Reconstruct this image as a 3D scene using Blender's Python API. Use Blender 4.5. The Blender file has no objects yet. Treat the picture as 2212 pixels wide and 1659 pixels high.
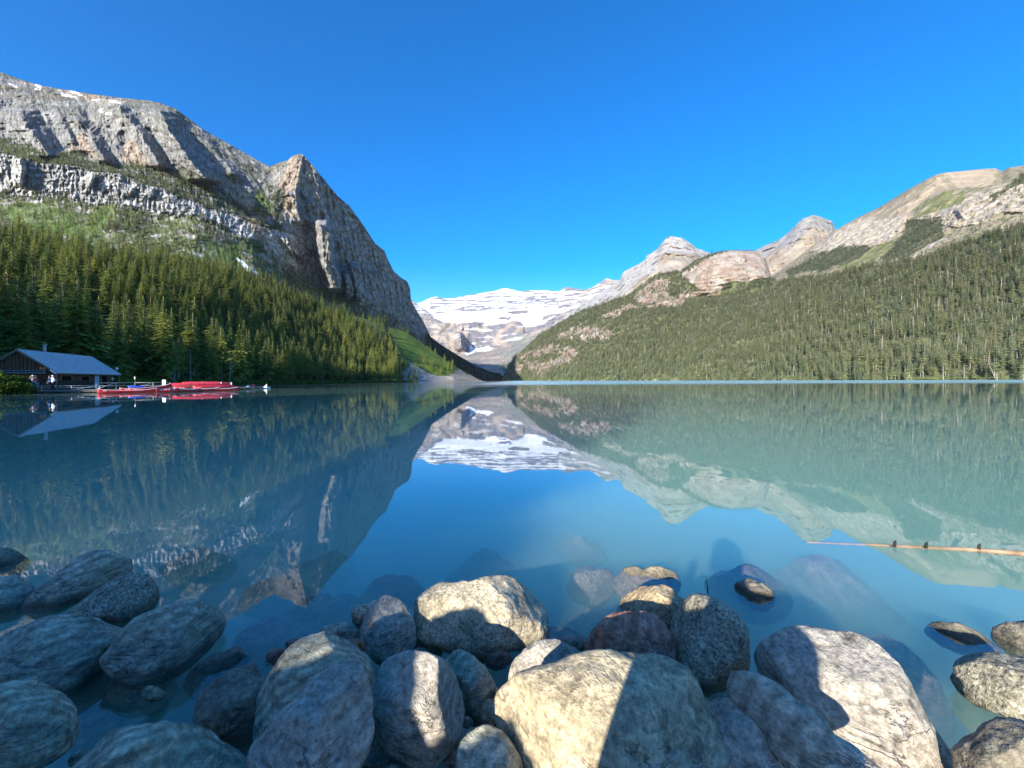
import bpy, bmesh, math, random
import numpy as np
from mathutils import Vector, Matrix, Euler

# ------------------------------------------------------------------ camera, sky, sun
scene = bpy.context.scene
COL = scene.collection
F = 833.0            # focal length in units of a 2212 px wide picture
W0, H0 = 2212.0, 1659.0
CX, CY = W0 / 2, H0 / 2
CAMZ = 1.30
PITCH = math.radians(-0.52)
ROLL = math.radians(-0.22)

cam_data = bpy.data.cameras.new('camera')
cam_data.sensor_width = 36.0
cam_data.lens = 36.0 * F / W0
cam_data.clip_start = 0.05
cam_data.clip_end = 40000
cam = bpy.data.objects.new('camera', cam_data)
COL.objects.link(cam)
cam.location = (0, 0, CAMZ)
RC = (Matrix.Rotation(math.radians(90) + PITCH, 3, 'X') @ Matrix.Rotation(ROLL, 3, 'Z'))
cam.rotation_euler = RC.to_euler()
scene.camera = cam
RCN = np.array(RC)

SUN_EL = math.radians(19.5)
SUN_AZ = math.radians(28.0)          # the light travels towards this azimuth, right of the view
world = bpy.data.worlds.new('World')
scene.world = world
world.use_nodes = True
wn = world.node_tree
for n in list(wn.nodes):
    wn.nodes.remove(n)
w_out = wn.nodes.new('ShaderNodeOutputWorld')
w_bg = wn.nodes.new('ShaderNodeBackground')
w_sky = wn.nodes.new('ShaderNodeTexSky')
w_sky.sky_type = 'NISHITA'
w_sky.sun_disc = False
w_sky.sun_elevation = SUN_EL
w_sky.sun_rotation = SUN_AZ + math.pi
w_sky.altitude = 1750
w_sky.air_density = 1.0
w_sky.dust_density = 1.6
w_sky.ozone_density = 2.5
w_hs = wn.nodes.new('ShaderNodeHueSaturation')
w_hs.inputs['Saturation'].default_value = 1.47
w_hs.inputs['Value'].default_value = 1.0
w_hs.inputs['Hue'].default_value = 0.508
wn.links.new(w_sky.outputs[0], w_hs.inputs['Color'])
wn.links.new(w_hs.outputs[0], w_bg.inputs[0])
w_bg.inputs[1].default_value = 0.122
wn.links.new(w_bg.outputs[0], w_out.inputs[0])

sun_data = bpy.data.lights.new('sun', 'SUN')
sun_data.energy = 3.7
sun_data.angle = math.radians(0.53)
sun_data.color = (1.0, 0.945, 0.87)
sun = bpy.data.objects.new('sun', sun_data)
COL.objects.link(sun)
LDIR = Vector((math.sin(SUN_AZ) * math.cos(SUN_EL), math.cos(SUN_AZ) * math.cos(SUN_EL), -math.sin(SUN_EL)))
sun.rotation_euler = (-LDIR).to_track_quat('Z', 'Y').to_euler()
sun.location = (-40, -80, 60)

scene.view_settings.view_transform = 'Standard'
scene.view_settings.look = 'None'
scene.view_settings.exposure = 1.46
scene.view_settings.gamma = 1.0
scene.render.engine = 'CYCLES'
cy = scene.cycles
cy.max_bounces = 8
cy.diffuse_bounces = 3
cy.glossy_bounces = 3
cy.transmission_bounces = 4
cy.volume_bounces = 6
cy.transparent_max_bounces = 12
cy.caustics_reflective = False
cy.caustics_refractive = False
cy.sample_clamp_indirect = 6.0
cy.use_denoising = True
cy.use_fast_gi = False

# ------------------------------------------------------------------ helpers
def P(x, y, Y):
    """picture point (2212 px scale) at world depth Y -> world point (arrays allowed)"""
    x = np.asarray(x, float); y = np.asarray(y, float); Y = np.asarray(Y, float)
    d = np.stack([(x - CX) / F, -(y - CY) / F, -np.ones(np.broadcast(x, y).shape)], -1)
    d = d @ RCN.T
    t = Y / d[..., 1]
    return d * t[..., None] + np.array([0, 0, CAMZ])

def Pz(x, y, z):
    d = np.array([(x - CX) / F, -(y - CY) / F, -1.0]) @ RCN.T
    t = (z - CAMZ) / d[2]
    return d * t + np.array([0, 0, CAMZ])

def proj(p):
    q = (np.asarray(p) - np.array([0, 0, CAMZ])) @ RCN
    return CX - q[..., 0] / q[..., 2] * F, CY + q[..., 1] / q[..., 2] * F

def crop(x0, y0, s):
    return lambda pts: [((x0 + a / s) * .5486, (y0 + b / s) * .5486) for a, b in pts]
c1 = crop(0, 200, 2.212); c2 = crop(900, 550, 2.212); c3 = crop(1600, 1000, 2.765)
c4 = crop(2200, 800, 2.212); c5 = crop(3100, 600, 2.37); c8 = crop(0, 800, 2.212)

_perm = np.random.RandomState(7).permutation(256)
_perm = np.concatenate([_perm, _perm, _perm])
_g3 = np.random.RandomState(11).normal(size=(256, 3))
_g3 /= np.linalg.norm(_g3, axis=1)[:, None]

def perlin(p):
    i = np.floor(p).astype(np.int64)
    f = (p - i).astype(np.float32)
    i &= 255
    u = f * f * f * (f * (f * 6 - 15) + 10)
    out = 0
    for dx in (0, 1):
        wx = u[..., 0] if dx else 1 - u[..., 0]
        ax = _perm[i[..., 0] + dx]
        for dy in (0, 1):
            wy = u[..., 1] if dy else 1 - u[..., 1]
            ay = _perm[ax + i[..., 1] + dy]
            for dz in (0, 1):
                wz = u[..., 2] if dz else 1 - u[..., 2]
                g = _g3[_perm[ay + i[..., 2] + dz] & 255]
                out = out + wx * wy * wz * (g[..., 0] * (f[..., 0] - dx) + g[..., 1] * (f[..., 1] - dy) + g[..., 2] * (f[..., 2] - dz))
    return out * 1.6

def fbm(p, octaves=4, gain=0.5, lac=2.03):
    s = 0; a = 1.0; q = np.array(p, float)
    for k in range(octaves):
        s = s + a * perlin(q + 17.3 * k)
        a *= gain; q = q * lac
    return s

def ridged(p, octaves=4, gain=0.5, lac=2.03):
    s = 0; a = 1.0; q = np.array(p, float)
    for k in range(octaves):
        s = s + a * (1 - 2 * np.abs(perlin(q + 9.7 * k)))
        a *= gain; q = q * lac
    return s

def inpoly(px, py, poly):
    r = np.zeros(px.shape, bool)
    n = len(poly)
    for k in range(n):
        x1, y1 = poly[k]; x2, y2 = poly[(k + 1) % n]
        if y1 == y2:
            continue
        c = ((py < y1) != (py < y2)) & (px < (x2 - x1) * (py - y1) / (y2 - y1) + x1)
        r ^= c
    return r

def tag(o, label=None, cat=None, group=None, kind=None):
    if label: o['label'] = label
    if cat: o['category'] = cat
    if group: o['group'] = group
    if kind: o['kind'] = kind
    return o

def empty(name, loc, rz=0.0, label=None, cat=None, group=None):
    o = bpy.data.objects.new(name, None)
    COL.objects.link(o)
    o.location = loc
    o.rotation_euler = (0, 0, rz)
    o.empty_display_size = 0.1
    return tag(o, label, cat, group)

def mesh_np(name, verts, quads=None, tris=None, smooth=True):
    me = bpy.data.meshes.new(name)
    verts = np.asarray(verts, np.float32).reshape(-1, 3)
    me.vertices.add(len(verts)); me.vertices.foreach_set('co', verts.ravel())
    idx = []; starts = []; tot = 0
    if quads is not None and len(quads):
        q = np.asarray(quads, np.int32).reshape(-1, 4)
        idx.append(q.ravel()); starts.append(np.arange(len(q)) * 4 + tot); tot += q.size
    if tris is not None and len(tris):
        t = np.asarray(tris, np.int32).reshape(-1, 3)
        idx.append(t.ravel()); starts.append(np.arange(len(t)) * 3 + tot); tot += t.size
    idx = np.concatenate(idx); starts = np.concatenate(starts)
    me.loops.add(len(idx)); me.loops.foreach_set('vertex_index', idx.astype(np.int32))
    me.polygons.add(len(starts)); me.polygons.foreach_set('loop_start', starts.astype(np.int32))
    me.polygons.foreach_set('use_smooth', np.full(len(starts), smooth))
    me.update(calc_edges=True)
    me.validate()
    return me

def link(name, me, mat=None, parent=None, loc=None):
    o = bpy.data.objects.new(name, me)
    COL.objects.link(o)
    if mat is not None:
        me.materials.append(mat)
    if parent is not None:
        o.parent = parent
    if loc is not None:
        o.location = loc
    return o

def grid_quads(nr, nc):
    a = (np.arange(nr - 1)[:, None] * nc + np.arange(nc - 1)[None]).ravel()
    return np.stack([a, a + 1, a + nc + 1, a + nc], -1)

def set_color(me, col, name='Col'):
    ca = me.color_attributes.new(name, 'FLOAT_COLOR', 'POINT')
    c = np.ones((len(me.vertices), 4), np.float32)
    c[:, :3] = np.asarray(col).reshape(-1, 3)
    ca.data.foreach_set('color', c.ravel())

class NT:
    """tiny node-tree builder"""
    def __init__(s, name):
        s.m = bpy.data.materials.new(name); s.m.use_nodes = True
        s.t = s.m.node_tree
        for n in list(s.t.nodes): s.t.nodes.remove(n)
        s.out = s.n('ShaderNodeOutputMaterial')
    def n(s, typ, **kw):
        nd = s.t.nodes.new(typ)
        for k, v in kw.items():
            if k.startswith('i_'):
                key = k[2:].replace('_', ' ')
                nd.inputs[key].default_value = v
            else:
                setattr(nd, k, v)
        return nd
    def l(s, a, b): s.t.links.new(a, b)
    def noise(s, vec, scale, detail=4, rough=.55, dist=0.0):
        nd = s.n('ShaderNodeTexNoise'); nd.inputs['Scale'].default_value = scale
        nd.inputs['Detail'].default_value = detail; nd.inputs['Roughness'].default_value = rough
        nd.inputs['Distortion'].default_value = dist
        if vec is not None: s.l(vec, nd.inputs['Vector'])
        return nd.outputs['Fac']
    def ramp(s, fac, stops, interp='LINEAR'):
        nd = s.n('ShaderNodeValToRGB'); cr = nd.color_ramp; cr.interpolation = interp
        while len(cr.elements) < len(stops): cr.elements.new(0.5)
        for e, (p, c) in zip(cr.elements, stops):
            e.position = p
            e.color = (c, c, c, 1) if not hasattr(c, '__len__') else (*c, 1)
        s.l(fac, nd.inputs[0]); return nd.outputs[0]
    def mix(s, fac, a, b, mode='MIX'):
        nd = s.n('ShaderNodeMix', data_type='RGBA', blend_type=mode)
        for j, v in ((0, fac), (6, a), (7, b)):
            if hasattr(v, 'is_linked'): s.l(v, nd.inputs[j])
            elif hasattr(v, '__len__'): nd.inputs[j].default_value = (*v[:3], 1)
            else: nd.inputs[j].default_value = v if j == 0 else (v, v, v, 1)
        return nd.outputs[2]
    def math(s, op, a, b=None, c=None, clamp=False):
        nd = s.n('ShaderNodeMath', operation=op, use_clamp=clamp)
        for sock, v in zip(nd.inputs, (a, b, c)):
            if v is None: continue
            if hasattr(v, 'is_linked'): s.l(v, sock)
            else: sock.default_value = v
        return nd.outputs[0]
    def mapping(s, vec, scale=(1, 1, 1), rot=(0, 0, 0)):
        nd = s.n('ShaderNodeMapping'); nd.inputs['Scale'].default_value = scale
        nd.inputs['Rotation'].default_value = rot
        s.l(vec, nd.inputs['Vector']); return nd.outputs[0]
    def bump(s, h, strength=.5, dist=.1, normal=None):
        nd = s.n('ShaderNodeBump'); nd.inputs['Strength'].default_value = strength
        nd.inputs['Distance'].default_value = dist
        s.l(h, nd.inputs['Height'])
        if normal is not None: s.l(normal, nd.inputs['Normal'])
        return nd.outputs[0]
    def bsdf(s, color, rough=.8, normal=None, spec=.3, metallic=0.0):
        nd = s.n('ShaderNodeBsdfPrincipled')
        if hasattr(color, 'is_linked'): s.l(color, nd.inputs['Base Color'])
        else: nd.inputs['Base Color'].default_value = (*color, 1)
        if hasattr(rough, 'is_linked'): s.l(rough, nd.inputs['Roughness'])
        else: nd.inputs['Roughness'].default_value = rough
        nd.inputs['Specular IOR Level'].default_value = spec
        nd.inputs['Metallic'].default_value = metallic
        if normal is not None: s.l(normal, nd.inputs['Normal'])
        s.l(nd.outputs[0], s.out.inputs['Surface'])
        return nd
    def pos(s): return s.n('ShaderNodeNewGeometry').outputs['Position']
    def objc(s): return s.n('ShaderNodeTexCoord').outputs['Object']

def simple_mat(name, col, rough=.7, spec=.3, var=.18, scale=6.0, metallic=0.0):
    k = NT(name)
    v = k.objc()
    f = k.noise(v, scale, 5, .6)
    c = k.mix(k.ramp(f, [(.3, 0.0), (.7, 1.0)]), tuple(x * (1 - var) for x in col), tuple(min(1, x * (1 + var)) for x in col))
    k.bsdf(c, rough, None, spec, metallic)
    return k.m
# ------------------------------------------------------------------ terrain materials
def terrain_mat(name, bump_scale, bump_dist, var=.35, fine=1.0):
    k = NT(name)
    a = k.n('ShaderNodeAttribute', attribute_name='Col').outputs['Color']
    p = k.pos()
    n1 = k.noise(p, bump_scale, 6, .65)
    n2 = k.noise(p, bump_scale * 4.3, 4, .7)
    m = k.mix(.5, n1, n2)
    fac = k.ramp(m, [(.32, 1 - var), (.68, 1 + var)])
    c = k.mix(1.0, a, fac, 'MULTIPLY')
    b = k.bump(m, .9, bump_dist * fine)
    k.bsdf(c, .95, b, .08)
    return k.m

M_rock_far = terrain_mat('mountain_rock', .09, 6.0, .42)
M_rock_mid = terrain_mat('slope_ground', .12, 3.0, .3)
M_rock_huge = terrain_mat('snow_mountain_rock', .016, 26.0, .25)

HOR = lambda x: CY + F * math.tan(PITCH) + (x - CX) * math.tan(ROLL)
def shore_fix(pts, z=.05):
    return [(x, HOR(x) + F * (CAMZ - z) / Y, Y) for x, y, Y in pts]
def line_at(pts, xs, k):
    a = np.array(pts, float)
    return np.interp(xs, a[:, 0], a[:, k])

def loft(lines, rows, xs):
    """lines bottom -> top, each a list of (px, py, depth)"""
    ys, Ys = [], []
    L = [(line_at(l, xs, 1), line_at(l, xs, 2)) for l in lines]
    for k, n in enumerate(rows):
        t = np.linspace(0, 1, n, endpoint=False)[:, None]
        ys.append(L[k][0][None] * (1 - t) + L[k + 1][0][None] * t)
        # depth interpolated so that the surface between the lines is straight in the world
        inv = (1 / L[k][1])[None] * (1 - t) + (1 / L[k + 1][1])[None] * t
        Ys.append(1 / inv)
    ys.append(L[-1][0][None]); Ys.append(L[-1][1][None])
    y = np.concatenate(ys, 0); Y = np.concatenate(Ys, 0)
    x = np.broadcast_to(xs[None], y.shape).copy()
    return x, y, Y

def ridge_bump(x, y, line, wl, wr, amp, pw=0, fade=12):
    """a rock rib running along a picture line: rises over wl, drops over wr (towards +x)"""
    a = np.array(line, float)
    o = np.argsort(a[:, 1]); a = a[o]
    cx = np.interp(y, a[:, 1], a[:, 0])
    d = x - cx
    prof = np.where(d < 0, np.clip(1 + d / wl, 0, 1), np.clip(1 - (d - pw) / wr, 0, 1))
    v = np.clip((y - a[0, 1]) / fade, 0, 1) * np.clip((a[-1, 1] - y) / fade, 0, 1)
    return amp * prof * v

def build_terrain(name, x, y, Y, disp, colfn, mat, back=True, label=None, base_z=-6):
    P0 = P(x, y, Y)
    d = disp(x, y, Y, P0)
    Yd = np.maximum(Y - d, 5)
    Pd = P(x, y, Yd)
    col = colfn(x, y, Yd, Pd)
    nr, nc = x.shape
    if back:
        top = Pd[-1]
        c = np.array([0, 0, 0.0])
        extra = []
        for s, zf in ((1.04, .93), (1.15, .7), (1.4, .0)):
            q = top * np.array([s, s, 1.0]); q[:, 2] = top[:, 2] * zf + (base_z if zf == 0 else 0)
            extra.append(q)
        Pd2 = np.concatenate([Pd, np.stack(extra)], 0)
        col2 = np.concatenate([col, np.repeat(col[-1:], 3, 0)], 0)
    else:
        Pd2, col2 = Pd, col
    me = mesh_np(name, Pd2.reshape(-1, 3), grid_quads(Pd2.shape[0], nc))
    set_color(me, col2)
    o = link(name, me, mat)
    tag(o, label, None, None, 'structure')
    return Pd, o

def cells(Pd, xp, yp):
    """centres, areas and picture positions of the grid's cells"""
    a = Pd[:-1, :-1]; b = Pd[:-1, 1:]; c = Pd[1:, :-1]; d = Pd[1:, 1:]
    ar = np.linalg.norm(np.cross(b - a, c - a), axis=-1) * .5 + np.linalg.norm(np.cross(b - d, c - d), axis=-1) * .5
    # plan area, so that trees stand as dense on a steep slope as on a flat one
    pa = .5 * np.abs((b - a)[..., 0] * (c - a)[..., 1] - (b - a)[..., 1] * (c - a)[..., 0]) + .5 * np.abs((b - d)[..., 0] * (c - d)[..., 1] - (b - d)[..., 1] * (c - d)[..., 0])
    return (a, b, c, d), ar, pa, (xp[:-1, :-1] + xp[1:, 1:]) / 2, (yp[:-1, :-1] + yp[1:, 1:]) / 2

def scatter(Pd, x, y, dens, rng, use_plan=True):
    (a, b, c, d), ar, pa, cx, cyy = cells(Pd, x, y)
    w = (np.maximum(pa, ar * .35) if use_plan else ar) * dens(cx, cyy, (a + d) / 2)
    n = rng.poisson(w)
    idx = np.repeat(np.arange(w.size), n.ravel())
    u = rng.rand(len(idx), 1); v = rng.rand(len(idx), 1)
    A = a.reshape(-1, 3)[idx]; B = b.reshape(-1, 3)[idx]; C = c.reshape(-1, 3)[idx]; D = d.reshape(-1, 3)[idx]
    pts = A * (1 - u) * (1 - v) + B * u * (1 - v) + C * (1 - u) * v + D * u * v
    return pts, cx.ravel()[idx], cyy.ravel()[idx]

def mixc(a, b, t):
    t = np.asarray(t)[..., None]
    return a * (1 - t) + np.asarray(b) * t

def jit(P0, s, amp):
    return fbm(P0 * s, 5, .65) * amp, fbm(P0 * s + 31.7, 5, .65) * amp

xs_main = lambda a, b, st: np.arange(a, b + st, st)
GREY = np.array([.25, .25, .24]); LIGHT = np.array([.40, .395, .375]); BEIGE = np.array([.40, .325, .24])
GRASS = np.array([.085, .115, .032]); FORESTG = np.array([.035, .045, .022]); SNOW = np.array([.88, .90, .93])
GREEN2 = np.array([.10, .15, .035])

# ------------------------------------------------------------------ left mountain (behind the forest slope)
crestA = [(-700, 160, 1500), (-400, 110, 1400), (-150, 130, 1350), (0, 155, 1300), (40, 170, 1300), (90, 185, 1280), (150, 195, 1270), (200, 203, 1260),
          (250, 210, 1240), (320, 217, 1220), (345, 222, 1220), (380, 235, 1210), (400, 250, 1200), (440, 280, 1190),
          (470, 297, 1180), (520, 325, 1170), (560, 348, 1150), (583, 360, 1130), (600, 352, 1090), (622, 346, 1060),
          (632, 337, 1045), (647, 332, 1030), (655, 334, 1035), (664, 345, 1045), (680, 363, 1060), (692, 378, 1080), (706, 395, 1100), (730, 424, 1150),
          (754, 444, 1200), (775, 472, 1240), (790, 494, 1270), (810, 525, 1330), (831, 542, 1370), (838, 560, 1400), (850, 585, 1450), (868, 601, 1500),
          (879, 607, 1540), (886, 622, 1580), (888, 650, 1620), (898, 668, 1680), (912, 690, 1770), (924, 713, 1850), (930, 727, 1900),
          (950, 743, 1950), (990, 768, 2050), (1030, 791, 2150), (1060, 803, 2220), (1080, 807, 2250), (1092, 818, 2300), (1100, 823, 2330)]
cliffsTop = [(-700, 300, 1120), (-400, 250, 1080), (0, 226, 1020), (60, 238, 1000), (120, 245, 980), (170, 262, 960), (190, 285, 950), (230, 248, 960), (262, 228, 970),
             (310, 243, 960), (350, 262, 950), (400, 300, 950), (470, 350, 960), (540, 385, 980), (583, 405, 1000), (620, 385, 995), (647, 372, 1010), (690, 415, 1060),
             (754, 490, 1170), (831, 590, 1350), (886, 665, 1560), (924, 730, 1840), (990, 776, 2040), (1060, 808, 2210), (1100, 825, 2320)]
ledgeTop = [(-700, 420, 900), (-400, 350, 850), (0, 301, 820), (62, 316, 815), (112, 340, 810), (161, 330, 805), (211, 348, 800), (248, 358, 800), (300, 352, 805),
            (347, 365, 810), (397, 360, 820), (459, 392, 840), (496, 427, 860), (533, 455, 880), (583, 460, 900), (620, 440, 945), (647, 445, 1000), (700, 500, 1040),
            (754, 560, 1130), (831, 640, 1310), (886, 690, 1540), (924, 745, 1820), (990, 784, 2020), (1060, 812, 2200), (1100, 827, 2310)]
bandTop = [(-700, 470, 770), (-400, 390, 730), (0, 330, 700), (45, 343, 700), (99, 355, 700), (139, 355, 700), (206, 373, 705), (260, 378, 710), (298, 395, 715), (372, 417, 730),
           (434, 445, 750), (496, 464, 780), (546, 482, 810), (583, 490, 830), (620, 500, 890), (660, 520, 975), (700, 560, 1060), (754, 620, 1110),
           (831, 672, 1300), (886, 712, 1530), (924, 757, 1800), (990, 791, 2010), (1060, 816, 2190), (1100, 829, 2300)]
bandBot = [(-700, 560, 740), (-400, 480, 700), (0, 422, 672), (50, 420, 672), (124, 422, 672), (198, 440, 676), (248, 434, 680), (322, 457, 690), (421, 466, 705),
           (471, 488, 725), (546, 525, 760), (583, 545, 810), (620, 575, 860), (667, 604, 960), (742, 642, 1100), (804, 679, 1250), (866, 712, 1480), (924, 770, 1780),
           (990, 800, 2000), (1060, 820, 2180), (1100, 831, 2290)]
botA = [(-700, 800, 450), (-400, 700, 450), (0, 560, 520), (200, 570, 540), (400, 620, 580), (560, 660, 640), (700, 720, 760), (804, 760, 1000), (866, 780, 1300),
        (924, 810, 1700), (990, 822, 1950), (1060, 832, 2150), (1100, 836, 2280)]
xsA = np.concatenate([np.arange(-700, -10, 10.0), xs_main(-8, 1100, 1.7)])
xA, yA, YA = loft([botA, bandBot, bandTop, ledgeTop, cliffsTop, crestA], [60, 52, 34, 44, 46], xsA)

ribsA = [  # (line, wl, wr, amp): rock ribs whose right flanks lie in shade
    (c1([(170, 480), (200, 600), (330, 780), (470, 960)]), 60, 42, 95),
    (c1([(480, 500), (560, 620), (640, 820)]), 26, 12, 26),
    (c1([(640, 560), (760, 680), (850, 850), (940, 1000)]), 34, 26, 60),
    (c1([(1000, 420), (1100, 560), (1230, 720), (1330, 880), (1420, 1040)]), 40, 22, 62),
    (c1([(1280, 560), (1310, 700)]), 20, 10, 24),
    (c1([(1380, 480), (1470, 680), (1560, 830), (1700, 1000), (1850, 1160)]), 46, 40, 120),
    (c1([(1700, 640), (1900, 900), (2060, 1120)]), 30, 20, 34),
    (c1([(180, 900), (180, 1200)]), 20, 12, 30),
    (c1([(830, 1060), (760, 1200)]), 26, 8, 20),
    (c1([(1200, 1150), (1100, 1280)]), 20, 8, 16),
    (c1([(1340, 1170), (1300, 1300)]), 16, 7, 14),
    (c2([(600, 330), (590, 480), (600, 620), (640, 760)]), 26, 10, 46),
    (c2([(500, 820), (560, 940), (640, 1050)]), 20, 8, 40),
    (c2([(590, 520), (640, 640), (740, 780), (800, 900)]), 12, 9, 30),
    (c2([(690, 860), (720, 1000)]), 10, 8, 30),
    (c2([(770, 690), (790, 780), (820, 900), (830, 1080), (880, 1200), (920, 1340)]), 14, 9, 200, 20),
    (c2([(1000, 1120), (1020, 1240), (1040, 1400)]), 10, 7, 140, 11),
    (c2([(1065, 1060), (1080, 1120), (1095, 1260), (1110, 1420)]), 9, 6, 150, 11),
    (c2([(640, 430), (680, 520)]), 8, 6, 30),
    (c2([(1090, 610), (1120, 680)]), 14, 8, 36),
    (c2([(1190, 730), (1230, 800)]), 12, 7, 34),
]
wallmask = lambda x, y: np.clip((x - (652 + (y - 333) * .08)) / 12, 0, 1)

def dispA(x, y, Y, p):
    d = np.zeros(x.shape)
    for (ln, wl, wr, am, *pw) in ribsA:
        jx = fbm(p * .02, 3) * 6
        d = np.maximum(d, ridge_bump(x + jx, y, ln, wl, wr, am, pw[0] if pw else 0))
    lo = line_at(bandBot, x, 1); up = line_at(ledgeTop, x, 1)
    bt = line_at(bandTop, x, 1)
    band = np.clip((lo - y) / 8 + 1, 0, 1) * np.clip((y - bt) / 6 + 1, 0, 1)
    upper = np.clip((up - y) / 14 + .5, 0, 1)
    w = wallmask(x, y)
    low0 = np.clip((y - lo) / 12, 0, 1)
    q = p * np.array([1, 1, .35])
    # gullies run down the slope, leaning to the right on the open upper face
    g = np.stack([x - np.where(x < 600, .38, -.1) * y * (1 - band), y * .42, x * 0 + 3.7], -1)
    n = ridged(g * .020 + fbm(p * .008, 2)[..., None] * .5, 3, .55) * 11 * (.3 + .8 * upper)
    n = n + ridged(g * .07, 4, .65) * (5.0 + .5 * band) + ridged(g * np.array([1, 1.6, 1]) * .26, 3, .65) * 2.3 * (1 - low0) * (.5 + .35 * band + .4 * upper)
    # bedding: sharp edged steps
    zz_ = p[..., 2] / 17 + fbm(p * .006, 3) * 1.6
    n = n + (np.abs((zz_ % 1) - .5) * 2 - .5) * 4.5 * (1 - low0) * np.clip(.4 + fbm(p * .015, 2) * 2, 0, 1)
    n = n * (1 - .35 * w) + fbm(p * .09, 3) * 2.5
    n = n + w * ridged(p * np.array([1.2, 1.2, .25]) * .03, 4, .55) * 12
    # bedding steps on the wall
    n = n + w * 3.0 * np.sin(p[..., 2] * .16 + fbm(p * .01, 2) * 5)
    low = np.clip((y - lo) / 20, 0, 1)
    return d + n * (1 - .75 * low)

scree = c1([(2000, 1280), (2100, 1200), (2212, 1250), (2300, 1400), (2330, 1700), (2200, 1600), (2120, 1420)])
scree2 = c2([(0, 330), (120, 470), (200, 600), (230, 700), (160, 760), (60, 600), (0, 520)])
green_c = c2([(240, 430), (330, 470), (400, 560), (330, 700), (300, 640), (220, 620), (210, 520)])
green_l = [c8([(0, 20), (250, 0), (560, 60), (700, 180), (560, 280), (420, 330), (200, 200), (0, 120)]),
           c8([(560, 170), (700, 160), (830, 60), (940, 40), (930, 180), (850, 280), (780, 330), (640, 330), (560, 290)]),
           c8([(1480, 440), (1760, 470), (1780, 370), (1900, 350), (2080, 380), (2110, 470), (2140, 560), (2190, 640), (2000, 640), (1700, 560)]),
           c2([(0, 900), (90, 900), (100, 1000), (0, 1010)]), c2([(0, 1020), (100, 1070), (170, 1150), (300, 1200), (330, 1260), (0, 1200)]),
           c2([(150, 860), (300, 880), (340, 1000), (150, 980)])]
snow_l = [c1([(310, 280), (360, 290), (350, 330), (300, 320)]), c1([(60, 270), (150, 310), (140, 325), (70, 290)]),
          c1([(570, 320), (640, 345), (760, 390), (740, 400), (600, 345)]), c1([(500, 350), (560, 370), (700, 415), (690, 430), (560, 400)]),
          c1([(800, 410), (900, 415), (900, 432), (800, 425)]), c1([(950, 430), (1060, 440), (1050, 455), (960, 448)]),
          c1([(860, 515), (960, 545), (960, 560), (870, 530)]),
          c2([(60, 1020), (110, 1040), (190, 1110), (300, 1190), (270, 1195), (150, 1130), (100, 1060)])]
pinkrock = [c1([(680, 760), (730, 700), (800, 860), (860, 930), (700, 900), (560, 930)]), c1([(1060, 880), (1110, 780), (1200, 820), (1300, 990), (1200, 980), (1060, 960)]),
            c1([(500, 340), (900, 400), (1080, 450), (900, 440), (700, 430)]), c2([(500, 480), (590, 520), (580, 700), (480, 640)]),
            c2([(540, 150), (620, 140), (610, 420), (500, 470), (400, 400), (500, 240)]), c2([(1060, 1080), (1130, 1090), (1140, 1300), (1080, 1200)])]

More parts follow.
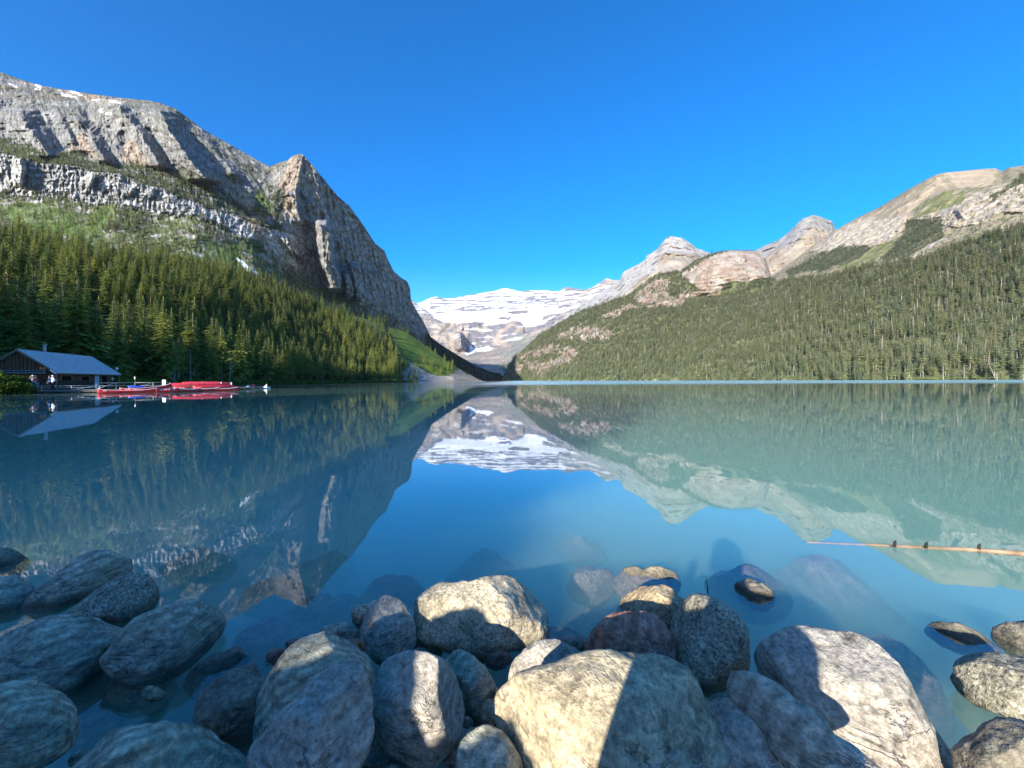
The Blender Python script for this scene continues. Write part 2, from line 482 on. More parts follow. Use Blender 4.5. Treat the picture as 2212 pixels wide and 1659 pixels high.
def colA(x, y, Y, p):
    jx, jy = jit(p, .02, 7)
    xx, yy = x + jx, y + jy
    c = np.broadcast_to(GREY, x.shape + (3,)).copy()
    n = fbm(p * .012, 4); n2 = fbm(p * .05 + 5, 4)
    c = mixc(c, LIGHT, np.clip(.35 + n * .7 + n2 * .3, 0, 1))
    # grassy film on the high shoulder
    up = line_at(cliffsTop, x, 1)
    hi = np.clip((up - yy) / 12, 0, 1) * np.clip(.5 + fbm(p * .01 + 3, 3), 0, 1)
    c = mixc(c, [.215, .20, .135], hi * .8)
    band = (yy < line_at(bandBot, x, 1)) & (yy > line_at(bandTop, x, 1)) & (x < 640)
    c = mixc(c, [.58, .575, .55], band * np.clip(.7 + n2, 0, 1))
    for z in pinkrock:
        c = mixc(c, [.46, .36, .265], inpoly(xx, yy, z) * .75)
    w = wallmask(x, y)
    c = mixc(c, [.36, .36, .355], w * .8)
    c = mixc(c, [.44, .37, .29], w * np.clip(fbm(p * np.array([.02, .02, .1]), 3) * 1.6, 0, .7))
    for z in (scree, scree2):
        c = mixc(c, [.44, .35, .25], inpoly(xx, yy, z) * .85)
    ledge = (yy < line_at(bandTop, x, 1)) & (yy > line_at(ledgeTop, x, 1)) & (x < 610)
    c = mixc(c, [.085, .10, .045], ledge * np.clip(.7 + n2 * 1.2, 0, 1))
    low = np.clip((yy - line_at(bandBot, x, 1)) / 8, 0, 1)
    lowc = mixc(np.broadcast_to([.155, .19, .075], c.shape), [.45, .44, .40], np.clip(n2 * 2.6 - .05 + n * .8, 0, 1))
    c = mixc(c, lowc, low * .95)
    # small patches of dwarf trees on the pinnacle
    for z in [c2([(340, 420), (480, 420), (520, 560), (450, 640), (480, 760), (420, 760), (330, 660), (400, 560)]), c2([(60, 220), (200, 200), (280, 300), (240, 380), (120, 340)])]:
        c = mixc(c, [.10, .105, .06], inpoly(xx, yy, z) * np.clip(.6 + n2, 0, 1))
    for z in green_l + [green_c]:
        c = mixc(c, GREEN2, inpoly(xx, yy, z) * .85)
    dark = np.clip((x - 905) / 20, 0, 1) * np.clip((y - 715) / 10, 0, 1)
    c = mixc(c, FORESTG, dark)
    for z in snow_l:
        c = mixc(c, SNOW, inpoly(x + jx * .5, y + jy * .5, z) * np.clip(.75 + n2, 0, 1))
    # dark joints and fresh faces
    g = np.stack([x, y * .35, x * 0], -1)
    cr = ridged(g * .16, 3, .6); cr2 = ridged(g * np.array([.5, 1.4, 1]) * .33 + 9, 2, .6)
    f = 1 - .42 * np.clip(cr - .55, 0, 1) - .30 * np.clip(cr2 - .4, 0, 1) + .22 * fbm(p * .11, 3)
    return np.clip(c * np.where((c > .7), 1, .98 * f[..., None]), .01, .95)

PA, oA = build_terrain('mountain_left', xA, yA, YA, dispA, colA, M_rock_far, label='grey craggy mountain with cliff bands and a pointed rock pinnacle left of the lake')

# ------------------------------------------------------------------ left forest slope and avalanche cone
shoreF = [(-900, 1000, 22), (-500, 880, 24), (-200, 860, 34), (0, 852, 42), (120, 846, 46), (200, 845, 58), (262, 839, 70), (330, 835.5, 88), (420, 833, 110), (600, 829.6, 180),
          (800, 827.3, 290), (900, 826.4, 360), (980, 825.4, 430), (1036, 824.6, 500), (1046, 824.4, 520)]
shoreF = shore_fix(shoreF)
flatF = [(-900, 860, 30), (-500, 838, 60), (-200, 838, 62), (0, 836, 72), (120, 835.5, 76), (200, 835.2, 80), (262, 834.5, 86), (330, 833, 96), (420, 831, 118), (600, 828, 190), (800, 826, 300), (900, 825, 370), (980, 823.7, 440), (1036, 824.2, 504), (1046, 824.4, 521)]
midF = [(-900, 760, 60), (-500, 740, 75), (-200, 750, 90), (0, 752, 105), (120, 770, 105), (262, 775, 118), (420, 770, 165), (600, 770, 260), (800, 785, 360),
        (900, 805, 410), (980, 815, 450), (1036, 823.4, 508), (1046, 824, 522)]
topF = [(-900, 520, 220), (-500, 500, 230), (-200, 500, 245), (0, 512, 260), (200, 530, 300), (400, 568, 380), (560, 612, 450), (700, 660, 520), (800, 692, 560), (850, 704, 590), (880, 718, 595),
        (925, 750, 590), (985, 793, 560), (1020, 812, 540), (1036, 821, 528), (1046, 823.6, 526)]
xsF = np.concatenate([np.arange(-900, -10, 10.0), xs_main(-8, 1046, 2.2)])
xF, yF, YF = loft([[(a, b + 3 + (900 - b) * 0 + (8 if a < 300 else 1), c * .93) for a, b, c in shoreF], shoreF, flatF, midF, topF], [3, 14, 50, 70], xsF)
coneF = c3([(-40, 1290), (60, 1180), (150, 1260), (330, 1325), (470, 1330), (560, 1255), (800, 1405), (-40, 1440)])
conegreen = [c3([(-200, 800), (0, 860), (150, 930), (330, 1060), (500, 1190), (555, 1260), (470, 1330), (330, 1320), (200, 1240), (60, 1170), (-80, 1040)])]
def dispF(x, y, Y, p):
    edge = np.clip((line_at(shoreF, x, 1) - y) / 6, 0, 1) * np.clip((line_at(topF, x, 1) * 0 + y - line_at(topF, x, 1)) / 6, 0, 1)
    return (fbm(p * .02, 4) * 6 + fbm(p * .15, 3) * .9) * edge * np.clip((1040 - x) / 60, .2, 1)
def colF(x, y, Y, p):
    jx, jy = jit(p, .04, 4)
    xx, yy = x + jx, y + jy
    n2 = fbm(p * .12, 4)
    c = np.broadcast_to(FORESTG * 1.1, x.shape + (3,)).copy()
    up = np.clip((line_at(topF, x, 1) + 45 - yy) / 20, 0, 1) * (x < 830)
    c = mixc(c, [.10, .13, .045], up)
    c = mixc(c, [.105, .15, .035], np.clip((x - 840) / 25, 0, 1) * np.clip(.8 + n2, 0, 1))
    tal = inpoly(xx, yy, coneF) | (x > 1015)
    c = mixc(c, [.33, .30, .26], tal * 1.0)
    c = mixc(c, [.36, .28, .17], tal * np.clip((x - 945) / 40, 0, 1) * np.clip(.5 + n2, 0, 1))
    for z in conegreen:
        c = mixc(c, [.12, .18, .03], inpoly(xx, yy, z) * np.clip(.9 + n2 * .8, 0, 1))
    for z in green_l:
        c = mixc(c, GREEN2, inpoly(xx, yy, z) * .8)
    for z in snow_l[-1:]:
        c = mixc(c, SNOW, inpoly(x, y, z))
    return np.clip(c, .01, .95)
PF, oF = build_terrain('hillside_left', xF, yF, YF, dispF, colF, M_rock_mid, label='forested hillside on the left shore running down to a green avalanche cone')

# ------------------------------------------------------------------ glacier mountain at the head of the lake
crestD = [(700, 700, 5200), (880, 640, 5200), (900, 655, 5200), (912, 652, 5300), (925, 645, 5400), (940, 641, 5400), (965, 645, 5450), (985, 643, 5500), (1010, 638, 5500), (1040, 633, 5550), (1070, 628, 5600), (1082, 624, 5600), (1094, 622.5, 5600),
          (1106, 625, 5600), (1120, 629, 5600), (1150, 627, 5600), (1180, 627, 5550), (1200, 628.5, 5500), (1208, 629, 5450), (1218, 622, 5400), (1228, 620, 5350), (1245, 623, 5300),
          (1265, 626, 5200), (1285, 618, 5100), (1305, 604, 5000), (1312, 601, 5000), (1325, 605, 4950), (1340, 606, 4900), (1400, 640, 4800), (1500, 700, 4700)]
icetop = [(700, 720, 4900), (900, 690, 4800), (1100, 672, 4700), (1220, 668, 4700), (1340, 650, 4500), (1500, 720, 4400)]
icebot = [(700, 740, 4500), (890, 690, 4400), (905, 689, 4400), (960, 696, 4350), (1050, 694, 4300), (1095, 690, 4300), (1140, 702, 4200), (1180, 690, 4150), (1250, 665, 4100), (1340, 665, 4000), (1500, 740, 3900)]
cliffbot = [(700, 770, 4300), (890, 745, 4200), (990, 762, 4150), (1010, 757, 4150), (1060, 748, 4100), (1090, 745, 4050), (1140, 725, 3900), (1250, 700, 3600), (1340, 690, 3500), (1500, 760, 3400)]
botD = [(700, 835, 2500), (890, 830, 2500), (1100, 828, 2500), (1250, 828, 2500), (1500, 830, 2400)]
xsD = xs_main(700, 1500, 2.0)
xD, yD, YD = loft([botD, cliffbot, icebot, icetop, crestD], [60, 50, 30, 50], xsD)
snowD = c3([(0, 440), (100, 540), (180, 600), (260, 650), (330, 710), (400, 748), (600, 745), (850, 752), (960, 760), (1050, 742), (1130, 735), (1240, 745), (1290, 800), (1400, 790), (1520, 740), (1620, 690),
            (1790, 600), (1700, 600), (1650, 560), (1640, 500), (1720, 440), (1740, 400), (1600, 380), (1300, 380), (1080, 300), (700, 420), (400, 440), (100, 500)])
islands = [c3([(1110, 622), (1180, 610), (1340, 625), (1330, 650), (1180, 662), (1130, 645)]), c3([(985, 690), (1140, 698), (1090, 722), (1030, 715)]),
           c3([(895, 683), (940, 683), (935, 692), (900, 692)]), c3([(1470, 690), (1560, 660), (1690, 645), (1680, 680), (1560, 690), (1500, 720)]),
           c3([(1050, 760), (1130, 735), (1270, 760), (1280, 800), (1180, 770), (1060, 790)])]
dkband = [c3([(1150, 490), (1400, 478), (1640, 492), (1720, 520), (1400, 530), (1150, 525)]), c3([(560, 575), (800, 560), (1090, 575), (1090, 610), (800, 600), (600, 598)])]
snow_patch = [c3([(680, 1000), (780, 1030), (900, 990), (950, 1020), (900, 1060), (760, 1060), (660, 1110), (640, 1090), (690, 1060)]), c3([(320, 700), (450, 740), (440, 750), (330, 715)])]
def dispD(x, y, Y, p):
    n = ridged(p * np.array([1, 1, .6]) * .0022, 5, .55) * 60 + ridged(p * .009, 3, .6) * 14
    s = inpoly(x, y, snowD)
    rib = ridge_bump(x, y, c3([(560, 840), (590, 900), (600, 1000), (640, 1090)]), 22, 9, 330) + ridge_bump(x, y, c3([(600, 740), (605, 800), (610, 850)]), 12, 3, 110)
    rib = rib + ridge_bump(x, y, c3([(1270, 740), (1272, 800), (1265, 890)]), 14, 3, 70)
    return n * np.where(s, .5, 1.0) * np.clip((835 - y) / 25, .1, 1) + rib
def colD(x, y, Y, p):
    jx, jy = jit(p, .004, 3.2)
    xx, yy = x + jx, y + jy
    n = fbm(p * .006, 4); n2 = fbm(p * np.array([.004, .004, .03]), 4)
    c = np.broadcast_to([.17, .165, .18], x.shape + (3,)).copy()
    c = mixc(c, [.33, .27, .22], np.clip(.35 + n * 1.8 + n2 * .5, 0, 1))
    beige = inpoly(xx, yy, c3([(40, 480), (320, 720), (560, 860), (560, 1060), (200, 860), (60, 600)])) | (yy > line_at(cliffbot, x, 1)) | (x > 1215) & (y > 640)
    c = mixc(c, [.34, .295, .24], beige * (.55 + .35 * np.clip(n2 * 2, -1, 1)))
    c = mixc(c, [.12, .14, .09], ((yy > 775) & (x > 1085)) * np.clip(.4 + n * 2, 0, 1))
    c = mixc(c, [.2, .22, .17], inpoly(xx, yy, c3([(1060, 1100), (1260, 880), (1420, 900), (1240, 1060), (1100, 1180)])) * np.clip(.5 + n * 2, 0, 1))
    s = inpoly(xx, yy, snowD)
    for z in islands:
        s &= ~inpoly(xx, yy, z)
    strat = (np.sin(p[..., 2] * .105 + fbm(p * .0016, 4) * 5.0) * .8 + n2 * 1.3 + fbm(p * .012, 3) * .8)
    up = yy < line_at(icetop, x, 1) - 6
    rk = up & (strat > .08)
    for z in dkband:
        rk |= inpoly(xx, yy, z) & (strat > -.5)
    rk |= inpoly(xx, yy, c3([(1660, 500), (1780, 470), (1950, 480), (1900, 560), (1780, 600), (1660, 610)]))
    s &= ~rk
    c = mixc(c, [.22, .215, .23], rk * np.clip(.55 + strat * .6, 0, 1))
    c = mixc(c, SNOW, s)
    # light snow dust on the high rock at the right
    d = (x > 1205) & (y < 668) & ~s
    c = mixc(c, [.75, .73, .72], d * np.clip(n2 * 1.5 + .25, 0, .8))
    c = mixc(c, [.8, .8, .8], ((x < 930) & (y < 680)) * np.clip(n2 * 1.4 + .2, 0, .6))
    mid = (yy > line_at(icebot, x, 1)) & (yy < line_at(cliffbot, x, 1))
    c = mixc(c, [.78, .78, .8], mid * np.clip(n2 * 1.6 - .55, 0, 1))
    for z in snow_patch:
        c = mixc(c, SNOW, inpoly(xx, yy, z))
    return np.clip(c, .01, .95)
PD, oD = build_terrain('snow_mountain', xD, yD, YD, dispD, colD, M_rock_huge, label='white glacier covered mountain with dark rock bands at the head of the lake')

# ------------------------------------------------------------------ far peaks on the right
def peakmesh(name, crest, bottom, mid, rows, amp, label, tint, step=2.0, sharp=1.0):
    x0, x1 = crest[0][0], crest[-1][0]
    xs = xs_main(x0, x1, step)
    x, y, Y = loft([bottom, mid, crest], rows, xs)
    def disp(x, y, Y, p):
        e = np.clip((x - x0) / 20, 0, 1) * np.clip((x1 - x) / 20, 0, 1)
        return (ridged(p * np.array([1, 1, .7]) * .005 * sharp, 5, .55) * amp + ridged(p * .02 * sharp, 3, .6) * amp * .25 + amp * .22 * np.sin(p[..., 2] * .09 * sharp + fbm(p * .003, 2) * 4)) * e
    def col(x, y, Y, p):
        n = fbm(p * .006 * sharp, 4); n2 = fbm(p * np.array([.006, .006, .05]) * sharp, 4)
        c = mixc(np.broadcast_to(tint[0], x.shape + (3,)).copy(), tint[1], np.clip(.5 + n * 1.1 + n2 * .6, 0, 1))
        if len(tint) > 2:
            top = np.clip((line_at(mid, x, 1) - y) / 14 + n * 1.5, 0, 1)
            c = mixc(c, tint[2], top * .8)
        return np.clip(c, .01, .95)
    return build_terrain(name, x, y, Y, disp, col, M_rock_huge if Y.mean() > 2500 else M_rock_far, label=label)

crestE1 = [(1130, 760, 3600), (1180, 712, 3600), (1230, 676, 3500), (1260, 655, 3450), (1290, 637, 3400), (1320, 617, 3350), (1340, 603, 3300), (1345, 590, 3290), (1350, 585, 3280), (1380, 570, 3200), (1395, 560, 3150), (1396, 553, 3150), (1420, 538, 3100),
           (1432, 522, 3050), (1440, 513, 3020), (1451, 509.5, 3000), (1460, 512, 3000), (1472, 513, 3000), (1490, 524, 3020), (1505, 536, 3050), (1525, 543, 3100), (1560, 560, 3150), (1600, 590, 3200)]
midE1 = [(1130, 785, 3100), (1180, 740, 3050), (1260, 690, 2900), (1340, 640, 2750), (1396, 600, 2650), (1440, 555, 2750), (1475, 552, 2750), (1520, 570, 2800), (1600, 610, 2800)]
botE1 = [(1130, 830, 2400), (1260, 760, 2300), (1396, 700, 2150), (1475, 660, 2150), (1600, 680, 2200)]
peakmesh('rocky_peak', crestE1, botE1, midE1, [50, 60], 38, 'pale pyramid shaped rocky peak behind the right shore forest', ([.26, .215, .17], [.37, .325, .27], [.37, .365, .36]), 1.8)
crestE3 = [(1590, 580, 3300), (1625, 545, 3300), (1650, 531, 3250), (1680, 519, 3200), (1700, 505, 3150), (1712, 493, 3120), (1725, 480, 3100), (1735, 472, 3080), (1748, 467, 3060), (1757, 464, 3050), (1770, 467, 3060), (1785, 473, 3080),
           (1798, 478, 3100), (1802, 492, 3130), (1812, 500, 3160), (1850, 530, 3250)]
midE3 = [(1590, 610, 2900), (1650, 570, 2850), (1700, 545, 2750), (1757, 492, 2850), (1800, 510, 2950), (1850, 560, 3000)]
botE3 = [(1590, 680, 2300), (1700, 660, 2300), (1757, 640, 2300), (1850, 640, 2400)]
peakmesh('rocky_peak', crestE3, botE3, midE3, [50, 46], 34, 'grey capped rocky peak rising between the dome and the bald ridge', ([.28, .23, .175], [.38, .33, .255], [.26, .26, .265]), 1.8)

# ------------------------------------------------------------------ bald ridge on the right
crestE4 = [(1640, 625, 2000), (1668, 597, 1950), (1690, 582, 1920), (1720, 558, 1900), (1755, 531, 1850), (1800, 500, 1800), (1850, 471, 1750), (1900, 447, 1700), (1960, 410, 1620), (2000, 388, 1580), (2022, 377, 1560), (2040, 373, 1550),
           (2080, 369, 1530), (2120, 365, 1510), (2150, 363.5, 1500), (2164, 370, 1500), (2180, 362, 1490), (2212, 357, 1480), (2300, 345, 1450), (2500, 350, 1400), (2900, 420, 1300)]
midE4 = [(1640, 650, 1750), (1720, 610, 1650), (1800, 560, 1560), (1900, 520, 1450), (1980, 480, 1380), (2060, 440, 1300), (2140, 410, 1240), (2212, 390, 1200), (2500, 400, 1100), (2900, 470, 1000)]
botE4 = [(1640, 700, 1350), (1720, 680, 1280), (1900, 620, 1150), (2060, 560, 1050), (2212, 520, 950), (2500, 540, 850), (2900, 600, 750)]
xsE4 = np.concatenate([xs_main(1640, 2216, 2.0), np.arange(2224, 2900, 12.0)])
xE4, yE4, YE4 = loft([botE4, midE4, crestE4], [90, 60], xsE4)
rock4 = [c5([(0, 830), (250, 780), (450, 700), (700, 640), (1000, 600), (1110, 590), (1090, 700), (1000, 780), (820, 880), (600, 870), (350, 930), (200, 930), (0, 1080)]),
         c5([(1150, 640), (1340, 560), (1440, 490), (1600, 480), (1700, 400), (1900, 340), (2060, 300), (2209, 270), (2209, 560), (1990, 560), (1800, 660), (1600, 700), (1440, 680), (1430, 600)]),
         c5([(1120, 990), (1280, 890), (1450, 790), (1530, 770), (1500, 830), (1380, 890), (1250, 960)])]
scree4 = [c5([(980, 545), (1150, 480), (1250, 380), (1400, 230), (1540, 380), (1480, 330), (1380, 300), (1300, 400), (1200, 520), (1110, 600)]), c5([(1100, 580), (1130, 600), (1090, 740), (980, 810), (1040, 740)]),
          c5([(1460, 180), (1700, 150), (1980, 150), (1900, 300), (1600, 330)])]
trees4 = [c5([(340, 930), (500, 880), (700, 860), (800, 900), (640, 1010), (400, 1080), (150, 1120), (0, 1180), (0, 1100)]), c5([(1100, 640), (1280, 620), (1430, 620), (1450, 780), (1250, 890), (1100, 990), (880, 1000), (1050, 790), (1120, 720)]),
          c5([(1900, 420), (1950, 380), (2060, 330), (2209, 190), (2209, 270), (2060, 360), (1900, 480)])]
light_g4 = [c5([(640, 960), (850, 880), (1000, 800), (1060, 800), (880, 960), (700, 1080), (420, 1120)]), c5([(1480, 330), (1560, 400), (1650, 380), (1640, 480), (1500, 500), (1350, 560), (1150, 620), (1250, 520)])]
def dispE4(x, y, Y, p):
    n = ridged(p * np.array([1, 1, .7]) * .008, 5, .55) * 9 + fbm(p * .04, 3) * 4
    r = np.zeros(x.shape, bool)
    for z in rock4: r |= inpoly(x, y, z)
    n = n + r * ridged(p * .03, 4, .6) * 6
    n = n + ridge_bump(x, y, c5([(1590, 500), (1610, 560), (1650, 620)]), 14, 6, 34)
    return n
def colE4(x, y, Y, p):
    jx, jy = jit(p, .015, 7)
    xx, yy = x + jx, y + jy
    n = fbm(p * .02, 4); n2 = fbm(p * .06, 3)
    c = mixc(np.broadcast_to([.25, .225, .15], x.shape + (3,)).copy(), [.33, .275, .20], np.clip(.5 + n, 0, 1))
    c = mixc(c, [.10, .125, .055], np.clip(n2 * 2.2 - .1, 0, 1) * (yy > line_at(midE4, x, 1) - 40) * .9)
    for z in rock4: c = mixc(c, [.45, .40, .34], inpoly(xx, yy, z) * np.clip(.7 + n2 * 1.5, 0, 1))
    for z in light_g4: c = mixc(c, [.155, .175, .06], inpoly(xx, yy, z) * np.clip(.8 + n2, 0, 1))
    for z in scree4: c = mixc(c, [.43, .345, .25], inpoly(xx, yy, z) * .8)
    for z in trees4: c = mixc(c, [.05, .065, .035], inpoly(xx, yy, z) * .8)
    edge = np.clip(1 - (y - line_at(crestE4, x, 1)) / 12, 0, 1) * (x < 2000)
    c = mixc(c, [.20, .18, .135], edge * .7)
    return np.clip(c * .86, .01, .95)
PE4, oE4 = build_terrain('bald_ridge', xE4, yE4, YE4, dispE4, colE4, M_rock_far, label='bare brown ridge with scree and pale cliffs above the right shore forest')

# ------------------------------------------------------------------ right forest slope with the rock dome
shoreR = [(1086, 823.1, 2200), (1120, 822.9, 1900), (1170, 822.6, 1500), (1250, 822.2, 1200), (1350, 821.8, 1000), (1500, 821.1, 800), (1700, 820.2, 640), (1950, 819.1, 520), (2212, 818.0, 440), (2500, 817.3, 370), (2900, 816.6, 300), (3400, 815, 240)]
shoreR = shore_fix(shoreR)
midR = [(1086, 816, 2240), (1105, 800, 2000), (1120, 792, 1930), (1170, 780, 1680), (1250, 765, 1420), (1350, 750, 1220), (1500, 730, 1010), (1700, 720, 830), (1950, 700, 700), (2212, 680, 600), (2500, 680, 520), (2900, 690, 430), (3400, 710, 350)]
topR = [(1086, 812, 2250), (1100, 786, 2150), (1126, 759, 2060), (1150, 736, 2000), (1175, 716, 1950), (1254, 671, 1850), (1317, 651, 1750), (1356, 637, 1700), (1400, 605, 1680), (1418, 592, 1660), (1445, 588, 1640), (1470, 586, 1620), (1485, 574, 1610), (1504, 561, 1600), (1530, 551, 1590), (1550, 544, 1580), (1574, 540, 1570),
        (1629, 542, 1540), (1642, 549, 1530), (1653, 560, 1520), (1661, 580, 1500), (1667, 598, 1470), (1675, 607, 1400), (1701, 606, 1300), (1793, 597, 1180), (1863, 576, 1100), (1932, 566, 1040), (1967, 562, 1010), (2036, 540, 960), (2094, 520, 920), (2163, 501, 870), (2212, 485, 840), (2500, 470, 720), (2900, 480, 600), (3400, 520, 480)]
upR = [(1086, 814, 2245), (1100, 792, 2080), (1126, 768, 2000), (1175, 733, 1850), (1254, 705, 1650), (1317, 690, 1540), (1400, 668, 1430), (1470, 655, 1370), (1560, 640, 1330), (1640, 625, 1300), (1667, 622, 1290), (1701, 628, 1200), (1793, 620, 1090), (1932, 600, 930), (2036, 580, 860), (2212, 545, 740), (2500, 530, 640), (2900, 540, 530), (3400, 570, 430)]
xsR = np.concatenate([xs_main(1086, 2216, 2.0), np.arange(2226, 3400, 14.0)])
xR, yR, YR = loft([[(a, b + 1.5, c * .93) for a, b, c in shoreR], shoreR, midR, upR, topR], [3, 46, 60, 56], xsR)
dome = c4([(1065, 600), (1130, 560), (1250, 500), (1400, 440), (1500, 405), (1700, 410), (1780, 460), (1830, 560), (1860, 650), (1700, 660), (1500, 690), (1440, 720), (1250, 780), (1150, 700), (1070, 640)])
lowrockR = [c4([(640, 850), (700, 760), (790, 700), (880, 660), (940, 680), (975, 780), (960, 850), (880, 880), (700, 870)]),
            c4([(1060, 830), (1120, 780), (1250, 760), (1440, 710), (1500, 720), (1380, 770), (1160, 820), (1040, 900), (900, 890), (880, 850), (1000, 830)]),
            c4([(370, 980), (480, 930), (600, 890), (760, 890), (900, 860), (860, 900), (700, 920), (560, 950), (400, 1010)]),
            c4([(140, 1110), (250, 1080), (380, 1080), (460, 1140), (440, 1190), (300, 1190), (150, 1150)]), c4([(0, 1120), (100, 1130), (130, 1180), (0, 1190)]),
            c4([(0, 1270), (100, 1260), (190, 1290), (120, 1380), (0, 1400)]), c4([(460, 1140), (640, 1100), (560, 1130), (470, 1160)]),
            c3([(1170, 1180), (1240, 1110), (1330, 1050), (1500, 1020), (1560, 990), (1700, 1040), (1640, 1080), (1500, 1070), (1400, 1100), (1300, 1120)]),
            c3([(1170, 1290), (1180, 1180), (1320, 1170), (1500, 1160), (1700, 1130), (1850, 1130), (1700, 1200), (1580, 1240), (1500, 1330), (1420, 1320), (1330, 1230), (1200, 1290)]),
            c3([(1650, 870), (1900, 800), (2080, 780), (2212, 800), (2212, 920), (2000, 930), (1850, 880), (1700, 920)]), c3([(1062, 1290), (1100, 1290), (1100, 1380), (1060, 1380)])]
pyr = c4([(780, 610), (850, 560), (980, 450), (1040, 510), (1090, 560), (1000, 585), (900, 600), (830, 640)])
def dispR(x, y, Y, p):
    e = np.clip((shy := (line_at(shoreR, x, 1) - y)) / 3, 0, 1)
    r = inpoly(x, y, dome)
    for z in lowrockR: r |= inpoly(x, y, z)
    n = fbm(p * .006, 4) * 22 + fbm(p * .05, 3) * 2
    n = n + r * (ridged(p * np.array([1, 1, .5]) * .025, 4, .6) * 7 + 3.0 * np.sin(p[..., 2] * .35 + fbm(p * .01, 2) * 5))
    # rounded dome
    dd = np.clip(1 - ((x - 1560) / 118) ** 2 - ((y - 585) / 62) ** 2, 0, 1)
    return (n + 110 * dd) * e
def colR(x, y, Y, p):
    jx, jy = jit(p, .012, 9)
    xx, yy = x + jx, y + jy
    n = fbm(p * .02, 4); n2 = fbm(p * .06, 3)
    c = mixc(np.broadcast_to([.055, .065, .035], x.shape + (3,)).copy(), [.15, .155, .075], np.clip(.35 + n2 * 1.4, 0, 1))
    strat = .5 + .5 * np.sin(p[..., 2] * .3 + fbm(p * .008, 3) * 4)
    fine = .5 + .5 * np.sin(p[..., 2] * .62 + fbm(p * .01, 3) * 5)
    rc = mixc(np.broadcast_to([.35, .27, .21], x.shape + (3,)).copy(), [.26, .195, .155], strat * .6 + fine * .4)
    rc = mixc(rc, [.40, .36, .31], np.clip(n * 1.8, 0, .8))
    rc = rc * (1 - .3 * np.clip(ridged(p * np.array([.03, .03, .008]), 3) - .6, 0, 1))[..., None]
    c = mixc(c, rc, inpoly(x + jx * .4, y + jy * .4, dome))
    for z in lowrockR: c = mixc(c, rc, inpoly(xx, yy, z) * np.clip(1.15 + n2 * 1.5, 0, 1))
    sh = (line_at(shoreR, x, 1) - y) < 2.2
    c = mixc(c, [.34, .31, .24], sh * np.clip(.5 + n2 * 2, 0, 1) * .7)
    c = mixc(c, GRASS * 1.3, ((line_at(shoreR, x, 1) - y) < 7) * ~sh * .6)
    return np.clip(c, .01, .95)
PR, oR = build_terrain('hillside_right', xR, yR, YR, dispR, colR, M_rock_far, label='long forested hillside on the right shore with pale cliffs and a rock dome')
# ------------------------------------------------------------------ conifers
def foliage_mat(name, base, tips, dead=False):
    k = NT(name)
    oi = k.n('ShaderNodeObjectInfo')
    v = k.n('ShaderNodeTexCoord').outputs['Object']
    n = k.noise(v, .9, 4, .6)
    n2 = k.noise(v, 5.0, 3, .6)
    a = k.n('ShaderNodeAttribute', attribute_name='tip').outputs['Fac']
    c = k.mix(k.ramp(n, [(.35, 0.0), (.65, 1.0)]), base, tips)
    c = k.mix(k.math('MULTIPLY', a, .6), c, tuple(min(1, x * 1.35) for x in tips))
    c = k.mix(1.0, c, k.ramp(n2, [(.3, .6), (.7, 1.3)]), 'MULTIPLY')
    r = k.ramp(oi.outputs['Random'], [(0, (.62, .72, .62)), (.4, (.95, 1.0, .9)), (.75, (1.15, 1.1, .85)), (.96, (1.2, 1.1, .9)), (1, (1.35, 1.08, .85))])
    c = k.mix(1.0, c, r, 'MULTIPLY')
    d = k.n('ShaderNodeBsdfDiffuse'); k.l(c, d.inputs[0])
    t = k.n('ShaderNodeBsdfTranslucent'); k.l(c, t.inputs[0])
    ms = k.n('ShaderNodeMixShader'); ms.inputs[0].default_value = .35 if not dead else .05
    k.l(d.outputs[0], ms.inputs[1]); k.l(t.outputs[0], ms.inputs[2]); k.l(ms.outputs[0], k.out.inputs['Surface'])
    return k.m

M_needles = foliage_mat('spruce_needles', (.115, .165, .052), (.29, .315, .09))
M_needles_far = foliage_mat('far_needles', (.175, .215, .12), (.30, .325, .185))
M_deadwood = simple_mat('grey_deadwood', (.30, .27, .23), .9, .1, .3, 3.0)
M_bark = simple_mat('spruce_bark', (.16, .13, .10), .95, .1, .35, 2.5)
M_bark_pale = simple_mat('pale_bark', (.34, .30, .25), .95, .1, .3, 2.5)
M_shrub = foliage_mat('shrub_leaves', (.045, .085, .018), (.12, .17, .04))

